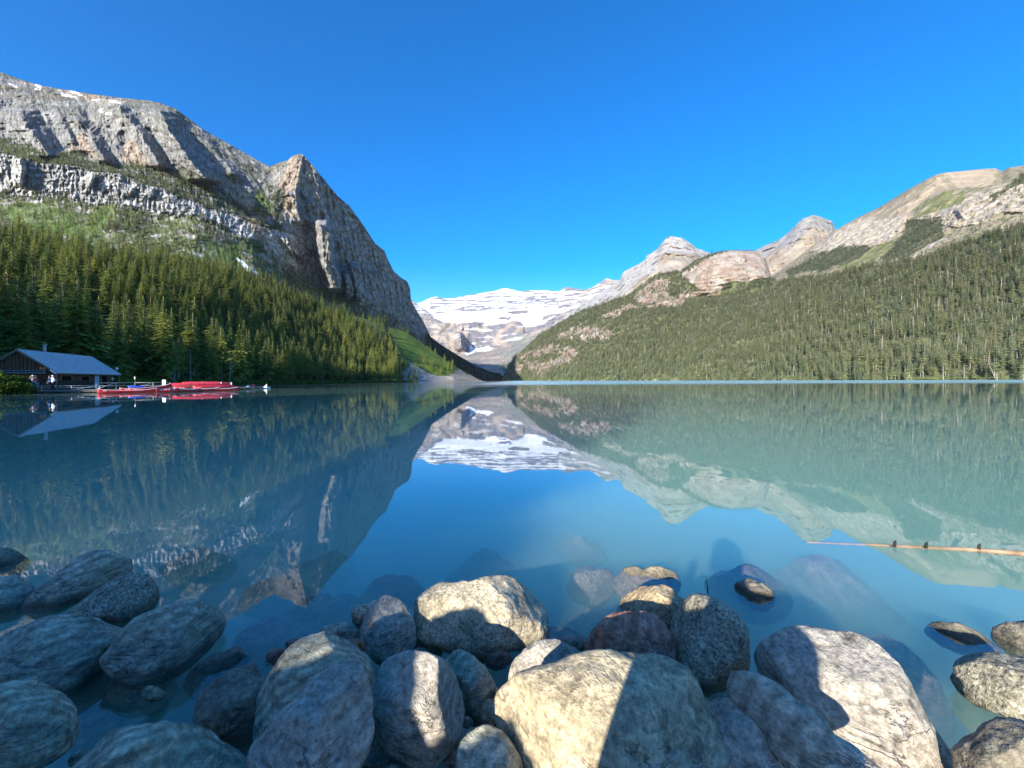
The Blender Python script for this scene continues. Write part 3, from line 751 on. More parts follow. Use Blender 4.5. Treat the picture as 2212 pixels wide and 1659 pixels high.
def conifer(seed, whorls, per, leaf, R=.115, bare=.12, droop=.35, gap=.15, sparse=0.0, topfat=.0):
    """unit height conifer. returns crown verts, tris, tip weights; trunk verts, quads"""
    r = np.random.RandomState(seed)
    V, T, A = [], [], []
    for w in range(whorls):
        t = (w + r.rand() * .6) / whorls
        h = bare + (1 - bare) * t
        prof = (1 - t) ** .8 * (1 - .55 * max(0, .22 - t) / .22)
        rad = R * (prof + .035 + topfat * math.exp(-((t - .85) / .1) ** 2)) * (1 + gap * r.randn())
        a0 = r.rand() * 6.28
        for b in range(per):
            if r.rand() < sparse: continue
            a = a0 + 6.283 * (b + .5 * r.randn() * .6) / per
            L = max(.012, rad * (1 + .22 * r.randn()))
            dz = -droop * L * (.5 + r.rand()) * (1.25 - t)
            ca, sa = math.cos(a), math.sin(a)
            base = np.array([0, 0, h + r.randn() * .006])
            tip = base + np.array([ca * L, sa * L, dz])
            side = np.array([-sa, ca, 0])
            wd = L * (.34 if leaf <= 1 else .30)
            if leaf == 0:      # two crossed triangles
                k = len(V); mid = base * .35 + tip * .65
                V += [base, mid + side * wd - [0, 0, wd * .35], tip, mid - side * wd - [0, 0, wd * .35]]
                T += [(k, k + 1, k + 2), (k, k + 2, k + 3)]; A += [0, .5, 1, .5]
            else:
                m = 2 + leaf
                for q in range(m):
                    f0 = q / m; f1 = (q + 1.25) / m
                    p0 = base + (tip - base) * f0; p1 = base + (tip - base) * min(1.05, f1)
                    ww = wd * (1 - .55 * f0) * (.75 + .5 * r.rand())
                    drop = -ww * (.25 + .5 * r.rand())
                    k = len(V)
                    V += [p0, p0 * .4 + p1 * .6 + side * ww + [ca * ww * .6, sa * ww * .6, drop], p1, p0 * .4 + p1 * .6 - side * ww + [ca * ww * .6, sa * ww * .6, drop]]
                    T += [(k, k + 1, k + 2), (k, k + 2, k + 3)]; A += [f0 * .6, f0 * .5 + .5, f1, f0 * .5 + .5]
    # leader
    k = len(V)
    V += [np.array([-.006, 0, .965]), np.array([.006, 0, .965]), np.array([0, 0, 1.01]), np.array([0, .006, .965])]
    T += [(k, k + 1, k + 2), (k + 1, k + 3, k + 2)]; A += [1, 1, 1, 1]
    tv, tq = [], []
    n = 6
    bend = r.randn(2) * .008
    lv = [0, .12, .35, .65, .97]
    for i, h in enumerate(lv):
        rr = .0135 * (1 - h) ** .8 + .0012 + (.006 if i == 0 else 0)
        for j in range(n):
            an = 6.283 * j / n
            tv.append((math.cos(an) * rr + bend[0] * h * h, math.sin(an) * rr + bend[1] * h * h, h))
    for i in range(len(lv) - 1):
        for j in range(n):
            tq.append((i * n + j, i * n + (j + 1) % n, (i + 1) * n + (j + 1) % n, (i + 1) * n + j))
    return np.array(V), np.array(T), np.array(A), np.array(tv), np.array(tq)

def snag(seed):
    """unit height dead tree with short broken twigs"""
    r = np.random.RandomState(seed)
    V, T = [], []
    for w in range(70):
        h = .12 + .86 * r.rand()
        L = .075 * (1 - h) ** .4 * (.3 + r.rand())
        a = r.rand() * 6.28
        d = np.array([math.cos(a), math.sin(a), -.35 + .5 * r.rand()])
        b = np.array([0, 0, h]); s = np.array([-d[1], d[0], 0]) * .0022
        k = len(V)
        V += [b + s, b - s, b + d * L, b + [0, 0, .006]]
        T += [(k, k + 1, k + 2), (k, k + 2, k + 3), (k + 1, k + 3, k + 2)]
        for q in range(3):
            m = b + d * L * (.4 + .3 * q * .7); e = m + (np.array([s[0], s[1], 0]) * 8 * (1 if q % 2 else -1) + [0, 0, -.012 * r.rand() - .006])
            k = len(V); V += [m, m + [0, 0, .003], e]; T += [(k, k + 1, k + 2)]
    return np.array(V), np.array(T)

def crown_mesh(name, V, T, A):
    me = mesh_np(name, V, None, T, smooth=False)
    at = me.attributes.new('tip', 'FLOAT', 'POINT'); at.data.foreach_set('value', np.asarray(A, np.float32)[:len(me.vertices)])
    return me

near_crowns, near_trunks = [], []
for i in range(7):
    V, T, A, tv, tq = conifer(100 + i, 40, 9, 3, R=.125 + .04 * (i % 3) / 2, bare=[.04, .12, .06, .02, .3, .1, .05][i], droop=.4, gap=.2, sparse=[.03, .12, .06, .02, .2, .1, .06][i])
    c = crown_mesh('crown', V, T, A); c.materials.append(M_needles)
    t = mesh_np('trunk', tv, tq); t.materials.append(M_bark_pale if i % 3 == 1 else M_bark)
    near_crowns.append(c); near_trunks.append(t)
SV, ST = snag(5)
snag_twigs = mesh_np('twigs', SV, None, ST, smooth=False); snag_twigs.materials.append(M_deadwood)
_, _, _, tv, tq = conifer(3, 3, 3, 0)
snag_trunk = mesh_np('trunk', tv, tq); snag_trunk.materials.append(M_deadwood)

def joined_proto(name, seed, whorls, per, leaf, mat, bark=None, **kw):
    V, T, A, tv, tq = conifer(seed, whorls, per, leaf, **kw)
    nv = len(V)
    me = mesh_np(name, np.concatenate([V, tv]), tq + nv, T, smooth=False)
    # quads were written first: the trunk's faces carry the second material
    me.materials.append(mat); me.materials.append(bark or M_bark)
    mi = np.zeros(len(me.polygons), np.int32); mi[:len(tq)] = 1
    me.polygons.foreach_set('material_index', mi)
    at = me.attributes.new('tip', 'FLOAT', 'POINT')
    at.data.foreach_set('value', np.concatenate([A, np.zeros(len(tv))]).astype(np.float32)[:len(me.vertices)])
    return bpy.data.objects.new(name, me)

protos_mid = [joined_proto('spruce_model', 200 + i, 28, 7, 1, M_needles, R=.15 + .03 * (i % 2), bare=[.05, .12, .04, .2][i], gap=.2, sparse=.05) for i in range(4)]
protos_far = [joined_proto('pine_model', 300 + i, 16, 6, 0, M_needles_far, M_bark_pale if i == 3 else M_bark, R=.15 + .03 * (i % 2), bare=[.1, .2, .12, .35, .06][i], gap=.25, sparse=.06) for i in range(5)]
sn_me = mesh_np('snag_model', np.concatenate([SV, tv * np.array([1.6, 1.6, .95])]), tq + len(SV), ST, smooth=False); sn_me.materials.append(M_deadwood)
protos_far.append(bpy.data.objects.new('snag_model', sn_me))

def forest_object(name, pts, h, rng, protos, label, weights=None, wide=1.0):
    me = bpy.data.meshes.new(name)
    pts = np.asarray(pts, np.float32)
    n = len(pts)
    me.vertices.add(n); me.vertices.foreach_set('co', pts.ravel())
    for nm, arr, ty, key in (('sc', np.stack([h * wide * (.8 + .4 * rng.rand(n)), h * wide * (.8 + .4 * rng.rand(n)), h], -1), 'FLOAT_VECTOR', 'vector'),
                             ('rt', np.stack([rng.randn(n) * .02, rng.randn(n) * .02, rng.rand(n) * 6.283], -1), 'FLOAT_VECTOR', 'vector'),
                             ('vi', rng.choice(len(protos), n, p=weights), 'INT', 'value')):
        at = me.attributes.new(nm, ty, 'POINT')
        at.data.foreach_set(key, np.asarray(arr, np.int32 if ty == 'INT' else np.float32).ravel())
    o = link(name, me)
    tag(o, label, None, None, 'stuff')
    ng = bpy.data.node_groups.new(name, 'GeometryNodeTree')
    ng.interface.new_socket('Geometry', in_out='INPUT', socket_type='NodeSocketGeometry')
    ng.interface.new_socket('Geometry', in_out='OUTPUT', socket_type='NodeSocketGeometry')
    gi = ng.nodes.new('NodeGroupInput'); go = ng.nodes.new('NodeGroupOutput')
    gt = ng.nodes.new('GeometryNodeGeometryToInstance')
    for p in reversed(protos):
        oi = ng.nodes.new('GeometryNodeObjectInfo'); oi.inputs['Object'].default_value = p
        oi.inputs['As Instance'].default_value = True
        ng.links.new(oi.outputs['Geometry'], gt.inputs[0]) if False else None
        p['_s'] = 0
    join = ng.nodes.new('GeometryNodeJoinGeometry')
    for p in protos[::-1]:
        oi = ng.nodes.new('GeometryNodeObjectInfo'); oi.inputs['Object'].default_value = p
        oi.inputs['As Instance'].default_value = True
        ng.links.new(oi.outputs['Geometry'], join.inputs[0])
    ip = ng.nodes.new('GeometryNodeInstanceOnPoints')
    ip.inputs['Pick Instance'].default_value = True
    def na(nm, ty):
        a = ng.nodes.new('GeometryNodeInputNamedAttribute'); a.data_type = ty; a.inputs['Name'].default_value = nm
        return a.outputs['Attribute']
    ng.links.new(gi.outputs[0], ip.inputs['Points'])
    ng.links.new(join.outputs[0], ip.inputs['Instance'])
    ng.links.new(na('vi', 'INT'), ip.inputs['Instance Index'])
    ng.links.new(na('rt', 'FLOAT_VECTOR'), ip.inputs['Rotation'])
    ng.links.new(na('sc', 'FLOAT_VECTOR'), ip.inputs['Scale'])
    ng.links.new(ip.outputs[0], go.inputs[0])
    md = o.modifiers.new('trees', 'NODES'); md.node_group = ng
    return o

RNG = np.random.RandomState(42)
# ---- right forest
noR = dome
def densR(cx, cyy, p):
    n = fbm(p * .01, 3)
    rock = inpoly(cx, cyy, noR).astype(float)
    rk = np.zeros(cx.shape, bool)
    j = n * 8; j2 = fbm(p * .04, 2) * 7
    for z in lowrockR: rk |= inpoly(cx + j + j2, cyy + j - j2, z)
    d = .036 * np.clip(1 + .7 * n + .5 * j2 / 7, .15, 2)
    gul = fbm(np.stack([cx * .022 + cyy * .012, cyy * .004, cx * 0], -1), 3)
    d = np.where(gul > .42, d * .35, d)
    d = np.where(cx < 1400, d * .75, d)
    d = np.where(rk, d * .30, d)
    d = np.where(rock > 0, .0005, d)
    # trees on the dome's left shoulder and rim
    sh = inpoly(cx, cyy, c4([(1080, 590), (1200, 480), (1480, 390), (1720, 405), (1730, 425), (1480, 410), (1330, 460), (1200, 560), (1110, 620)]))
    d = np.where(sh, .035, d)
    d = np.where((line_at(shoreR, cx, 1) - cyy) < 2.0, d * .15, d)
    d = np.where(cx > 2260, d * .5, d)
    d = np.where(inpoly(cx, cyy, pyr), .0004, d)
    return d
pts, px_, py_ = scatter(PR, xR, yR, densR, RNG)
h = (7 + 17 * RNG.rand(len(pts)) ** 1.1 + 5 * (RNG.rand(len(pts)) > .93)) * (1 + .3 * fbm(pts * .012, 2)) * np.where(px_ < 1670, np.clip(.55 + .45 * (py_ - 560) / 200, .5, 1), 1) * (1 + .12 * fbm(pts * .02, 2))
near = np.argsort(-(h / pts[:, 1]))
idx_in = near[(px_[near] < 2230) & (px_[near] > 1086)]
print('right forest', len(pts))
R_ALL = (pts, h, px_)
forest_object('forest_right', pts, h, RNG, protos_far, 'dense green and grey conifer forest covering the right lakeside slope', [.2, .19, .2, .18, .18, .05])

# ---- sparse wood on the bald ridge
def densE4(cx, cyy, p):
    n = fbm(p * .02, 3)
    d = np.zeros(cx.shape)
    for z in trees4: d = np.where(inpoly(cx + n * 6, cyy + n * 6, z), .03, d)
    d = np.where((cyy > line_at(midE4, cx, 1) + 10) & (d == 0), .0035 * np.clip(1 + 2 * n, 0, 3), d)
    rk = np.zeros(cx.shape, bool)
    for z in rock4[:1] + rock4[2:]: rk |= inpoly(cx, cyy, z)
    for z in light_g4: rk |= inpoly(cx, cyy, z)
    return np.where(rk, d * .08, d) * (cx < 2400)
pts, px_, py_ = scatter(PE4, xE4, yE4, densE4, RNG)
forest_object('ridge_wood', pts, RNG.uniform(6, 13, len(pts)), RNG, protos_far, 'thin bands of dark conifers on the bald ridge', [.21, .21, .21, .18, .18, .01])
print('ridge wood', len(pts))

# ---- left mountain ledges, lower slope, shaded valley side
def densA(cx, cyy, p):
    n = fbm(p * .015, 3); n2 = fbm(p * .05, 2)
    d = np.zeros(cx.shape)
    ledge = (cyy < line_at(bandTop, cx, 1) + 2) & (cyy > line_at(ledgeTop, cx, 1) - 3) & (cx < 575) & (cx > -60)
    d = np.where(ledge, .022 * np.clip(1 + 1.5 * n, .1, 2), d)
    low = (cyy > line_at(bandBot, cx, 1) - 3) & (cx < 905) & (cx > -300)
    d = np.where(low, .021 * np.clip(.8 + 2.2 * n, .05, 2.2), d)
    g = np.zeros(cx.shape, bool)
    for z in green_l: g |= inpoly(cx, cyy, z)
    d = np.where(g, d * .2, d)
    for z in snow_l: d = np.where(inpoly(cx, cyy, z), 0, d)
    pin = inpoly(cx, cyy, c2([(340, 400), (480, 400), (520, 560), (450, 640), (520, 800), (440, 780), (330, 660)]))
    d = np.where(pin, .02, d)
    lowcliff = inpoly(cx, cyy, c2([(0, 650), (250, 680), (460, 760), (700, 800), (780, 1000), (700, 1200), (560, 1050), (440, 900), (0, 880)]))
    d = np.where(lowcliff, d * .15, d)
    dark = (cx > 905) & (cyy > 722) & (cyy > line_at(cliffsTop, cx, 1) - 12)
    d = np.where(dark, .012, d)
    rim = (cx > 690) & (cx < 900) & (cyy < line_at(crestA, cx, 1) + 3)
    d = np.where(rim & (n2 > .15), .012, d)
    return d
pts, px_, py_ = scatter(PA, xA, yA, densA, RNG)
hh = RNG.uniform(7, 15, len(pts)) * np.where(py_ > line_at(bandBot, px_, 1), 1.1, .75)
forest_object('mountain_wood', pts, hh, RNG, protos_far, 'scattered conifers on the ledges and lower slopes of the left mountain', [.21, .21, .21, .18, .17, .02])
print('mountain wood', len(pts))

# ---- left forest: nearest individuals, the rest one stand
can = [(-900, 380), (-300, 430), (0, 466), (60, 478), (130, 492), (200, 506), (300, 528), (400, 545), (480, 562), (560, 585), (640, 612), (700, 645), (760, 672), (830, 712), (870, 765), (900, 800), (1046, 824)]
def densF(cx, cyy, p):
    n = fbm(p * .03, 3)
    d = np.where(cx < -60, .034, .030) * (1 + .3 * n) * (cx < 905)
    top = line_at(can, cx, 1)
    # tree tops (about 19 m) should not rise above the canopy line seen in the picture
    H = 19 / np.maximum(p[..., 1], 20) * F
    d = np.where(cyy - H < top - 8, d * np.clip(.02 + .10 * (cx > 450), 0, .15), d)
    g = np.zeros(cx.shape, bool)
    for z in conegreen: g |= inpoly(cx, cyy, z)
    d = np.where(g | (cx >= 860), 0, d)
    # conifers along the cone's far rim
    rim = (np.abs(cyy - line_at(topF, cx, 1)) < 6) & (cx > 862) & (cx < 985)
    d = np.where(rim, .008, d)
    lowc = inpoly(cx, cyy, c3([(150, 1120), (230, 1130), (420, 1200), (540, 1250), (480, 1330), (340, 1320), (200, 1240)]))
    d = np.where(lowc, .014, d)
    left = inpoly(cx, cyy, c3([(-100, 1140), (60, 1160), (130, 1260), (120, 1390), (-100, 1400)]))
    d = np.where(left, .02, d)
    # clearing round the boat house
    q = p
    hut = (q[..., 0] > -76) & (q[..., 1] < 72) & (q[..., 1] > 20)
    return np.where(hut | (cyy > line_at(shoreF, cx, 1) - 1.2), 0, d)
pts, px_, py_ = scatter(PF, xF, yF, densF, RNG)
hs = RNG.uniform(12, 22, len(pts)) * np.where(px_ > 862, .6, 1) * np.where(px_ < 620, 1.0, .85) * np.where((px_ < -90) & (pts[:, 1] > 62), 1.55, 1)  # trees out of view at the left are made taller for their shade
dist = np.linalg.norm(pts[:, :2], axis=1)
size = hs / dist
sx, sy = proj(pts + np.array([0, 0, 1.0]) * hs[:, None] * .7)
vis = (sx > -10) & (px_ > -60)
order = np.argsort(-size * vis)
N_IND = 285
ind = order[:N_IND]; rest = np.setdiff1d(np.arange(len(pts)), ind)
print('left forest', len(pts), 'nearest', dist[ind].min(), dist[ind].max())
forest_object('forest_left', pts[rest], hs[rest], RNG, protos_mid, 'dense spruce forest climbing the left lakeside slope', None, .95)
def place_tree(p, hgt, variant, rz, label, group, wide=1.0):
    t = empty('spruce_tree', p, rz, label, 'tree', group)
    t.scale = (hgt * wide, hgt * wide, hgt)
    link_shared('trunk', near_trunks[variant], t); link_shared('crown', near_crowns[variant], t)
    return t
def link_shared(name, me, parent):
    o = bpy.data.objects.new(name, me); COL.objects.link(o); o.parent = parent; return o
for i in ind:
    yy = py_[i]
    low_ = yy > 800
    zone = ('upslope left of the boathouse' if px_[i] < 120 else 'behind the boathouse roof' if px_[i] < 262 else 'behind the boathouse end of the dock' if px_[i] < 370 else
            'behind the overturned red canoes' if px_[i] < 520 else 'on the shore right of the dock end')
    row = 'shaded spruce at the forest foot ' if low_ else 'sunlit topped spruce in the forest '
    place_tree(pts[i], hs[i], RNG.randint(7), RNG.rand() * 6.28, row + zone, ('lower' if low_ else 'upper') + ' forest spruces ' + zone, RNG.uniform(.85, 1.15))

# single trees that stand out at the left shore
def shore_tree(px, base_y, top_y, Y, variant, label, wide=1.0, dead=False, lean=0.0):
    b = P(px, base_y, Y); tp = P(px, top_y, Y)
    hgt = tp[2] - b[2]
    nm = 'dead_tree' if dead else 'spruce_tree'
    t = empty(nm, b, 1.3 * variant, label, 'tree')
    t.scale = (hgt * wide, hgt * wide, hgt)
    t.rotation_euler = (0, lean, 0)
    if dead:
        link_shared('trunk', snag_trunk, t); link_shared('twigs', snag_twigs, t)
    else:
        link_shared('trunk', near_trunks[variant], t); link_shared('crown', near_crowns[variant], t)
    return t
shore_tree(252, 822, 672, 86, 1, 'tall thin spruce with a bare lower trunk rising behind the boathouse roof', .8)
shore_tree(249, 822, 760, 84, 0, 'brown half dead spruce just right of the boathouse roof', 1.0, True)
shore_tree(355, 832, 640, 95, 2, 'tallest sunlit spruce behind the left part of the dock', .85)
shore_tree(377, 832, 735, 93, 4, 'narrow sunlit spruce with a pale trunk right of the tallest one by the dock', .8)
shore_tree(496, 829, 765, 112, 0, 'white dead snag leaning by the end of the canoe racks', .9, True, .06)
shore_tree(518, 828, 700, 120, 5, 'sunlit spruce right of the white dead snag', .9)
shore_tree(425, 831, 778, 100, 3, 'small sunlit young spruce behind the red canoe pile', 1.0)
shore_tree(395, 831, 790, 100, 0, 'short sunlit young spruce left of the small one behind the canoe pile', 1.0)
shore_tree(412, 831, 752, 99, 0, 'grey dead snag in the shade behind the red canoe pile', .8, True)
shore_tree(30, 700, 470, 170, 2, 'broad dark spruce crown at the far left edge of the forest', 1.0)

# leaning dead tree on the right shore
b = P(2150, 817.3, 436)
t = empty('dead_tree', b, 0, 'pale dead tree leaning left over the right shore', 'tree')
t.scale = (22, 22, 22); t.rotation_euler = (0, -.42, 0)
link_shared('trunk', snag_trunk, t); link_shared('twigs', snag_twigs, t)
# ------------------------------------------------------------------ lake water and lake bed
k = NT('lake_water')
p = k.pos()
sep = k.n('ShaderNodeSeparateXYZ'); k.l(p, sep.inputs[0])
dist = k.math('SQRT', k.math('ADD', k.math('POWER', sep.outputs[0], 2.0), k.math('POWER', sep.outputs[1], 2.0)))
# the breeze reaches only the open lake: ripples grow away from the sheltered shore
far = k.n('ShaderNodeMapRange', clamp=True); far.inputs[1].default_value = 20; far.inputs[2].default_value = 150
k.l(dist, far.inputs[0])
ms = k.mapping(p, (.012, .05, 1), (0, 0, .12))
patch = k.ramp(k.noise(ms, 1.0, 3, .5, .6), [(.46, 0.0), (.60, 1.0)])
w1 = k.noise(k.mapping(p, (1.2, 2.2, 1), (0, 0, .2)), 1.0, 3, .5)
w2 = k.noise(k.mapping(p, (.25, .5, 1), (0, 0, -.1)), 1.0, 2, .5)
amp = k.math('ADD', .05, k.math('MULTIPLY', far.outputs[0], k.math('ADD', .12, k.math('MULTIPLY', patch, .8))))
hgt = k.math('MULTIPLY', k.math('ADD', w1, k.math('MULTIPLY', w2, 2.0)), amp)
bm = k.bump(hgt, 1.0, .012)
gl = k.n('ShaderNodeBsdfGlossy'); k.l(bm, gl.inputs['Normal'])
wob = k.math('MULTIPLY', k.math('SUBTRACT', k.noise(k.mapping(p, (.008, .03, 1)), 1.0, 5, .7), .5), 150.0)
zy = k.n('ShaderNodeMapRange', clamp=True); zy.inputs[1].default_value = 95; zy.inputs[2].default_value = 150; k.l(k.math('ADD', sep.outputs[1], wob), zy.inputs[0])
zx = k.n('ShaderNodeMapRange', clamp=True); zx.inputs[1].default_value = -22; zx.inputs[2].default_value = 6; k.l(sep.outputs[0], zx.inputs[0])
wind = k.math('MULTIPLY', zy.outputs[0], zx.outputs[0])
stk = k.ramp(k.noise(k.mapping(p, (.012, .16, 1), (0, 0, .10)), 1.0, 3, .55), [(.56, 0.0), (.62, 1.0)])
stk = k.math('MULTIPLY', stk, far.outputs[0])
rr = k.math('ADD', k.math('ADD', k.math('ADD', .010, k.math('MULTIPLY', stk, .16)), k.math('MULTIPLY', k.math('MULTIPLY', patch, far.outputs[0]), .09)), k.math('MULTIPLY', wind, .22))
k.l(rr, gl.inputs['Roughness'])
dt = k.n('ShaderNodeVectorMath', operation='DOT_PRODUCT'); k.l(bm, dt.inputs[0]); k.l(k.n('ShaderNodeNewGeometry').outputs['Incoming'], dt.inputs[1])
sch = k.math('POWER', k.math('SUBTRACT', 1.0, k.math('ABSOLUTE', dt.outputs['Value']), clamp=True), 3.6)
F0 = .05
frs = k.math('ADD', F0, k.math('MULTIPLY', sch, 1 - F0))

tr = k.n('ShaderNodeBsdfTransparent')
mx = k.n('ShaderNodeMixShader'); frs = k.math('MULTIPLY', frs, k.math('SUBTRACT', 1.0, k.math('MULTIPLY', wind, .45))); k.l(frs, mx.inputs[0]); k.l(tr.outputs[0], mx.inputs[1]); k.l(gl.outputs[0], mx.inputs[2])
k.l(mx.outputs[0], k.out.inputs['Surface'])
vs = k.n('ShaderNodeVolumeScatter'); vs.inputs['Color'].default_value = (.68, .97, .68, 1); vs.inputs['Density'].default_value = 1.6
vs.inputs['Anisotropy'].default_value = 0.35
va = k.n('ShaderNodeVolumeAbsorption'); va.inputs['Color'].default_value = (.44, .945, .78, 1); va.inputs['Density'].default_value = 0.75
ad = k.n('ShaderNodeAddShader'); k.l(vs.outputs[0], ad.inputs[0]); k.l(va.outputs[0], ad.inputs[1]); k.l(ad.outputs[0], k.out.inputs['Volume'])
M_water = k.m
M_water.use_nodes = True

bm_ = bmesh.new()
x0, x1, y0, y1 = -420.0, 900.0, -6.0, 2600.0
vs_ = [bm_.verts.new(v) for v in ((x0, y0, -4), (x1, y0, -4), (x1, y1, -4), (x0, y1, -4), (x0, y0, 0), (x1, y0, 0), (x1, y1, 0), (x0, y1, 0))]
for f in ((0, 3, 2, 1), (4, 5, 6, 7), (0, 1, 5, 4), (1, 2, 6, 5), (2, 3, 7, 6), (3, 0, 4, 7)):
    bm_.faces.new([vs_[i] for i in f])
me = bpy.data.meshes.new('lake_water'); bm_.to_mesh(me); bm_.free()
tag(link('lake_water', me, M_water), 'calm milky turquoise lake water mirroring the mountains and sky', None, None, 'structure')

# bed and near shore
gx = np.concatenate([np.linspace(-430, -40, 24)[:-1], np.linspace(-40, -6, 24)[:-1], np.linspace(-6, 6, 90)[:-1], np.linspace(6, 40, 24)[:-1], np.linspace(40, 920, 24)])
gy = np.concatenate([np.linspace(-160, -14, 20)[:-1], np.linspace(-14, -2, 20)[:-1], np.linspace(-2, 8, 80)[:-1], np.linspace(8, 60, 20)[:-1], np.linspace(60, 2700, 20)])
GX, GY = np.meshgrid(gx, gy)
n = fbm(np.stack([GX * .9, GY * .9, GX * 0], -1), 3)
zz = np.interp(GY + .12 * np.abs(GX) * (np.abs(GX) < 60) - 0, [-160, -40, -12, -3, -.6, .4, 1.2, 2.6, 4.5, 9, 30, 60], [14, 7, 1.6, .55, .30, .02, -.22, -.42, -.9, -1.8, -4.6, -6.0]) + n * .10
def shore_z(x, y):
    return float(np.interp(y + .12 * abs(x), [-160, -40, -12, -3, -.6, .4, 1.2, 2.6, 4.5, 9, 30, 60], [14, 7, 1.6, .55, .30, .02, -.22, -.42, -.9, -1.8, -4.6, -6.0]))
me = mesh_np('lake_bed', np.stack([GX, GY, zz], -1), grid_quads(len(gy), len(gx)))
k = NT('lake_bed_silt')
pp = k.pos()
f = k.noise(pp, 2.2, 6, .6)
c = k.mix(k.ramp(f, [(.35, 0.), (.65, 1.)]), (.10, .10, .08), (.19, .185, .15))
spz = k.n('ShaderNodeSeparateXYZ'); k.l(pp, spz.inputs[0])
c = k.mix(k.ramp(spz.outputs[2], [(.12, 0.), (.30, 1.)]), c, k.mix(f, (.36, .33, .27), (.54, .49, .40)))
b = k.bump(k.noise(pp, 12, 4, .6), .6, .03)
k.bsdf(c, .9, b, .2)
tag(link('lake_bed', me, k.m), 'silty lake bed and stony bank sloping into the water', None, None, 'structure')
# ------------------------------------------------------------------ foreground boulders
def rock_mat(name, ca, cb, cc, speck=0.0, vein=(.5, .5, 2.5), crack=.35, spots=.2, rot=(0, 0, 0), grain=60, band=0.0, bs=9.0):
    k = NT(name)
    v = k.objc()
    m = k.mapping(v, vein, rot)
    n1 = k.noise(m, 3.2, 8, .62, .6)
    n2 = k.noise(v, 1.6, 4, .5)
    n3 = k.noise(v, grain, 4, .7)
    n4 = k.noise(m, 14, 6, .7, .4)
    c = k.mix(k.ramp(n1, [(.32, 0.), (.66, 1.)]), ca, cb)
    c = k.mix(k.ramp(n2, [(.45, 0.), (.70, .8)]), c, cc)
    c = k.mix(1.0, c, k.ramp(n4, [(.28, .42), (.5, 1.0), (.75, 1.45)]), 'MULTIPLY')
    c = k.mix(1.0, c, k.ramp(n3, [(.3, 1 - .35 - speck), (.7, 1.3 + speck)]), 'MULTIPLY')
    if band:
        wv = k.n('ShaderNodeTexWave', wave_type='BANDS', bands_direction='Z'); wv.inputs['Scale'].default_value = bs
        wv.inputs['Distortion'].default_value = 7; wv.inputs['Detail'].default_value = 5; wv.inputs['Detail Scale'].default_value = .8
        k.l(k.mapping(v, (1, 1, 1), (rot[0] + .6, rot[1] + .5, rot[2])), wv.inputs['Vector'])
        c = k.mix(1.0, c, k.ramp(wv.outputs['Fac'], [(.2, 1 - band), (.8, 1 + band * .7)]), 'MULTIPLY')
    # dark lichen and pits
    n5 = k.noise(v, 7.5, 7, .72, .3)
    c = k.mix(k.ramp(n5, [(.56, 0.), (.66, spots * 2.2)]), c, (.045, .045, .04))
    n6 = k.noise(v, 24, 3, .6)
    c = k.mix(k.ramp(n6, [(.66, 0.), (.72, spots * 2.0)]), c, (.05, .045, .035))
    n7 = k.noise(v, 5.0, 6, .7)
    c = k.mix(k.ramp(n7, [(.60, 0.), (.72, .5)]), c, (.40, .39, .34))
    # fine cracks: thin dark lines where a distorted noise crosses its middle
    n8 = k.noise(m, 2.4, 5, .6, 1.0)
    ln = k.ramp(k.math('ABSOLUTE', k.math('SUBTRACT', n8, .5)), [(0.0, 1.0), (.012, 0.)])
    msk = k.ramp(k.noise(v, 2.0, 2, .5), [(.45, 0.), (.6, 1.)])
    ck = k.math('MULTIPLY', k.math('MULTIPLY', ln, msk), crack)
    c = k.mix(ck, c, (.03, .03, .03))
    n9 = k.noise(m, 1.7, 6, .62, 1.6)
    vn = k.ramp(k.math('ABSOLUTE', k.math('SUBTRACT', n9, .47)), [(0.0, 1.0), (.010, 0.)])
    c = k.mix(k.math('MULTIPLY', k.math('MULTIPLY', vn, k.ramp(k.noise(v, 3.1, 2, .5), [(.5, 0.), (.62, 1.)])), .6), c, (.70, .67, .60))
    # the stone stays wet just above the water
    sp = k.n('ShaderNodeSeparateXYZ'); k.l(k.pos(), sp.inputs[0])
    wz = k.math('ADD', sp.outputs[2], k.math('MULTIPLY', k.math('SUBTRACT', n5, .5), .10))
    wet = k.ramp(wz, [(.012, 1.0), (.06, 0.)])
    c = k.mix(k.math('MULTIPLY', wet, .62), c, (.03, .032, .025))
    rg = k.math('SUBTRACT', .82, k.math('MULTIPLY', wet, .45))
    h = k.math('ADD', k.math('ADD', k.math('MULTIPLY', n1, 1.2), k.math('MULTIPLY', n4, .7)), k.math('MULTIPLY', n3, .16))
    h = k.math('SUBTRACT', h, k.math('MULTIPLY', ck, .8))
    h = k.math('SUBTRACT', h, k.math('MULTIPLY', k.ramp(n5, [(.56, 0.), (.68, 1.)]), .25))
    b = k.bump(h, 1.0, .028)
    k.bsdf(c, rg, b, .28)
    return k.m

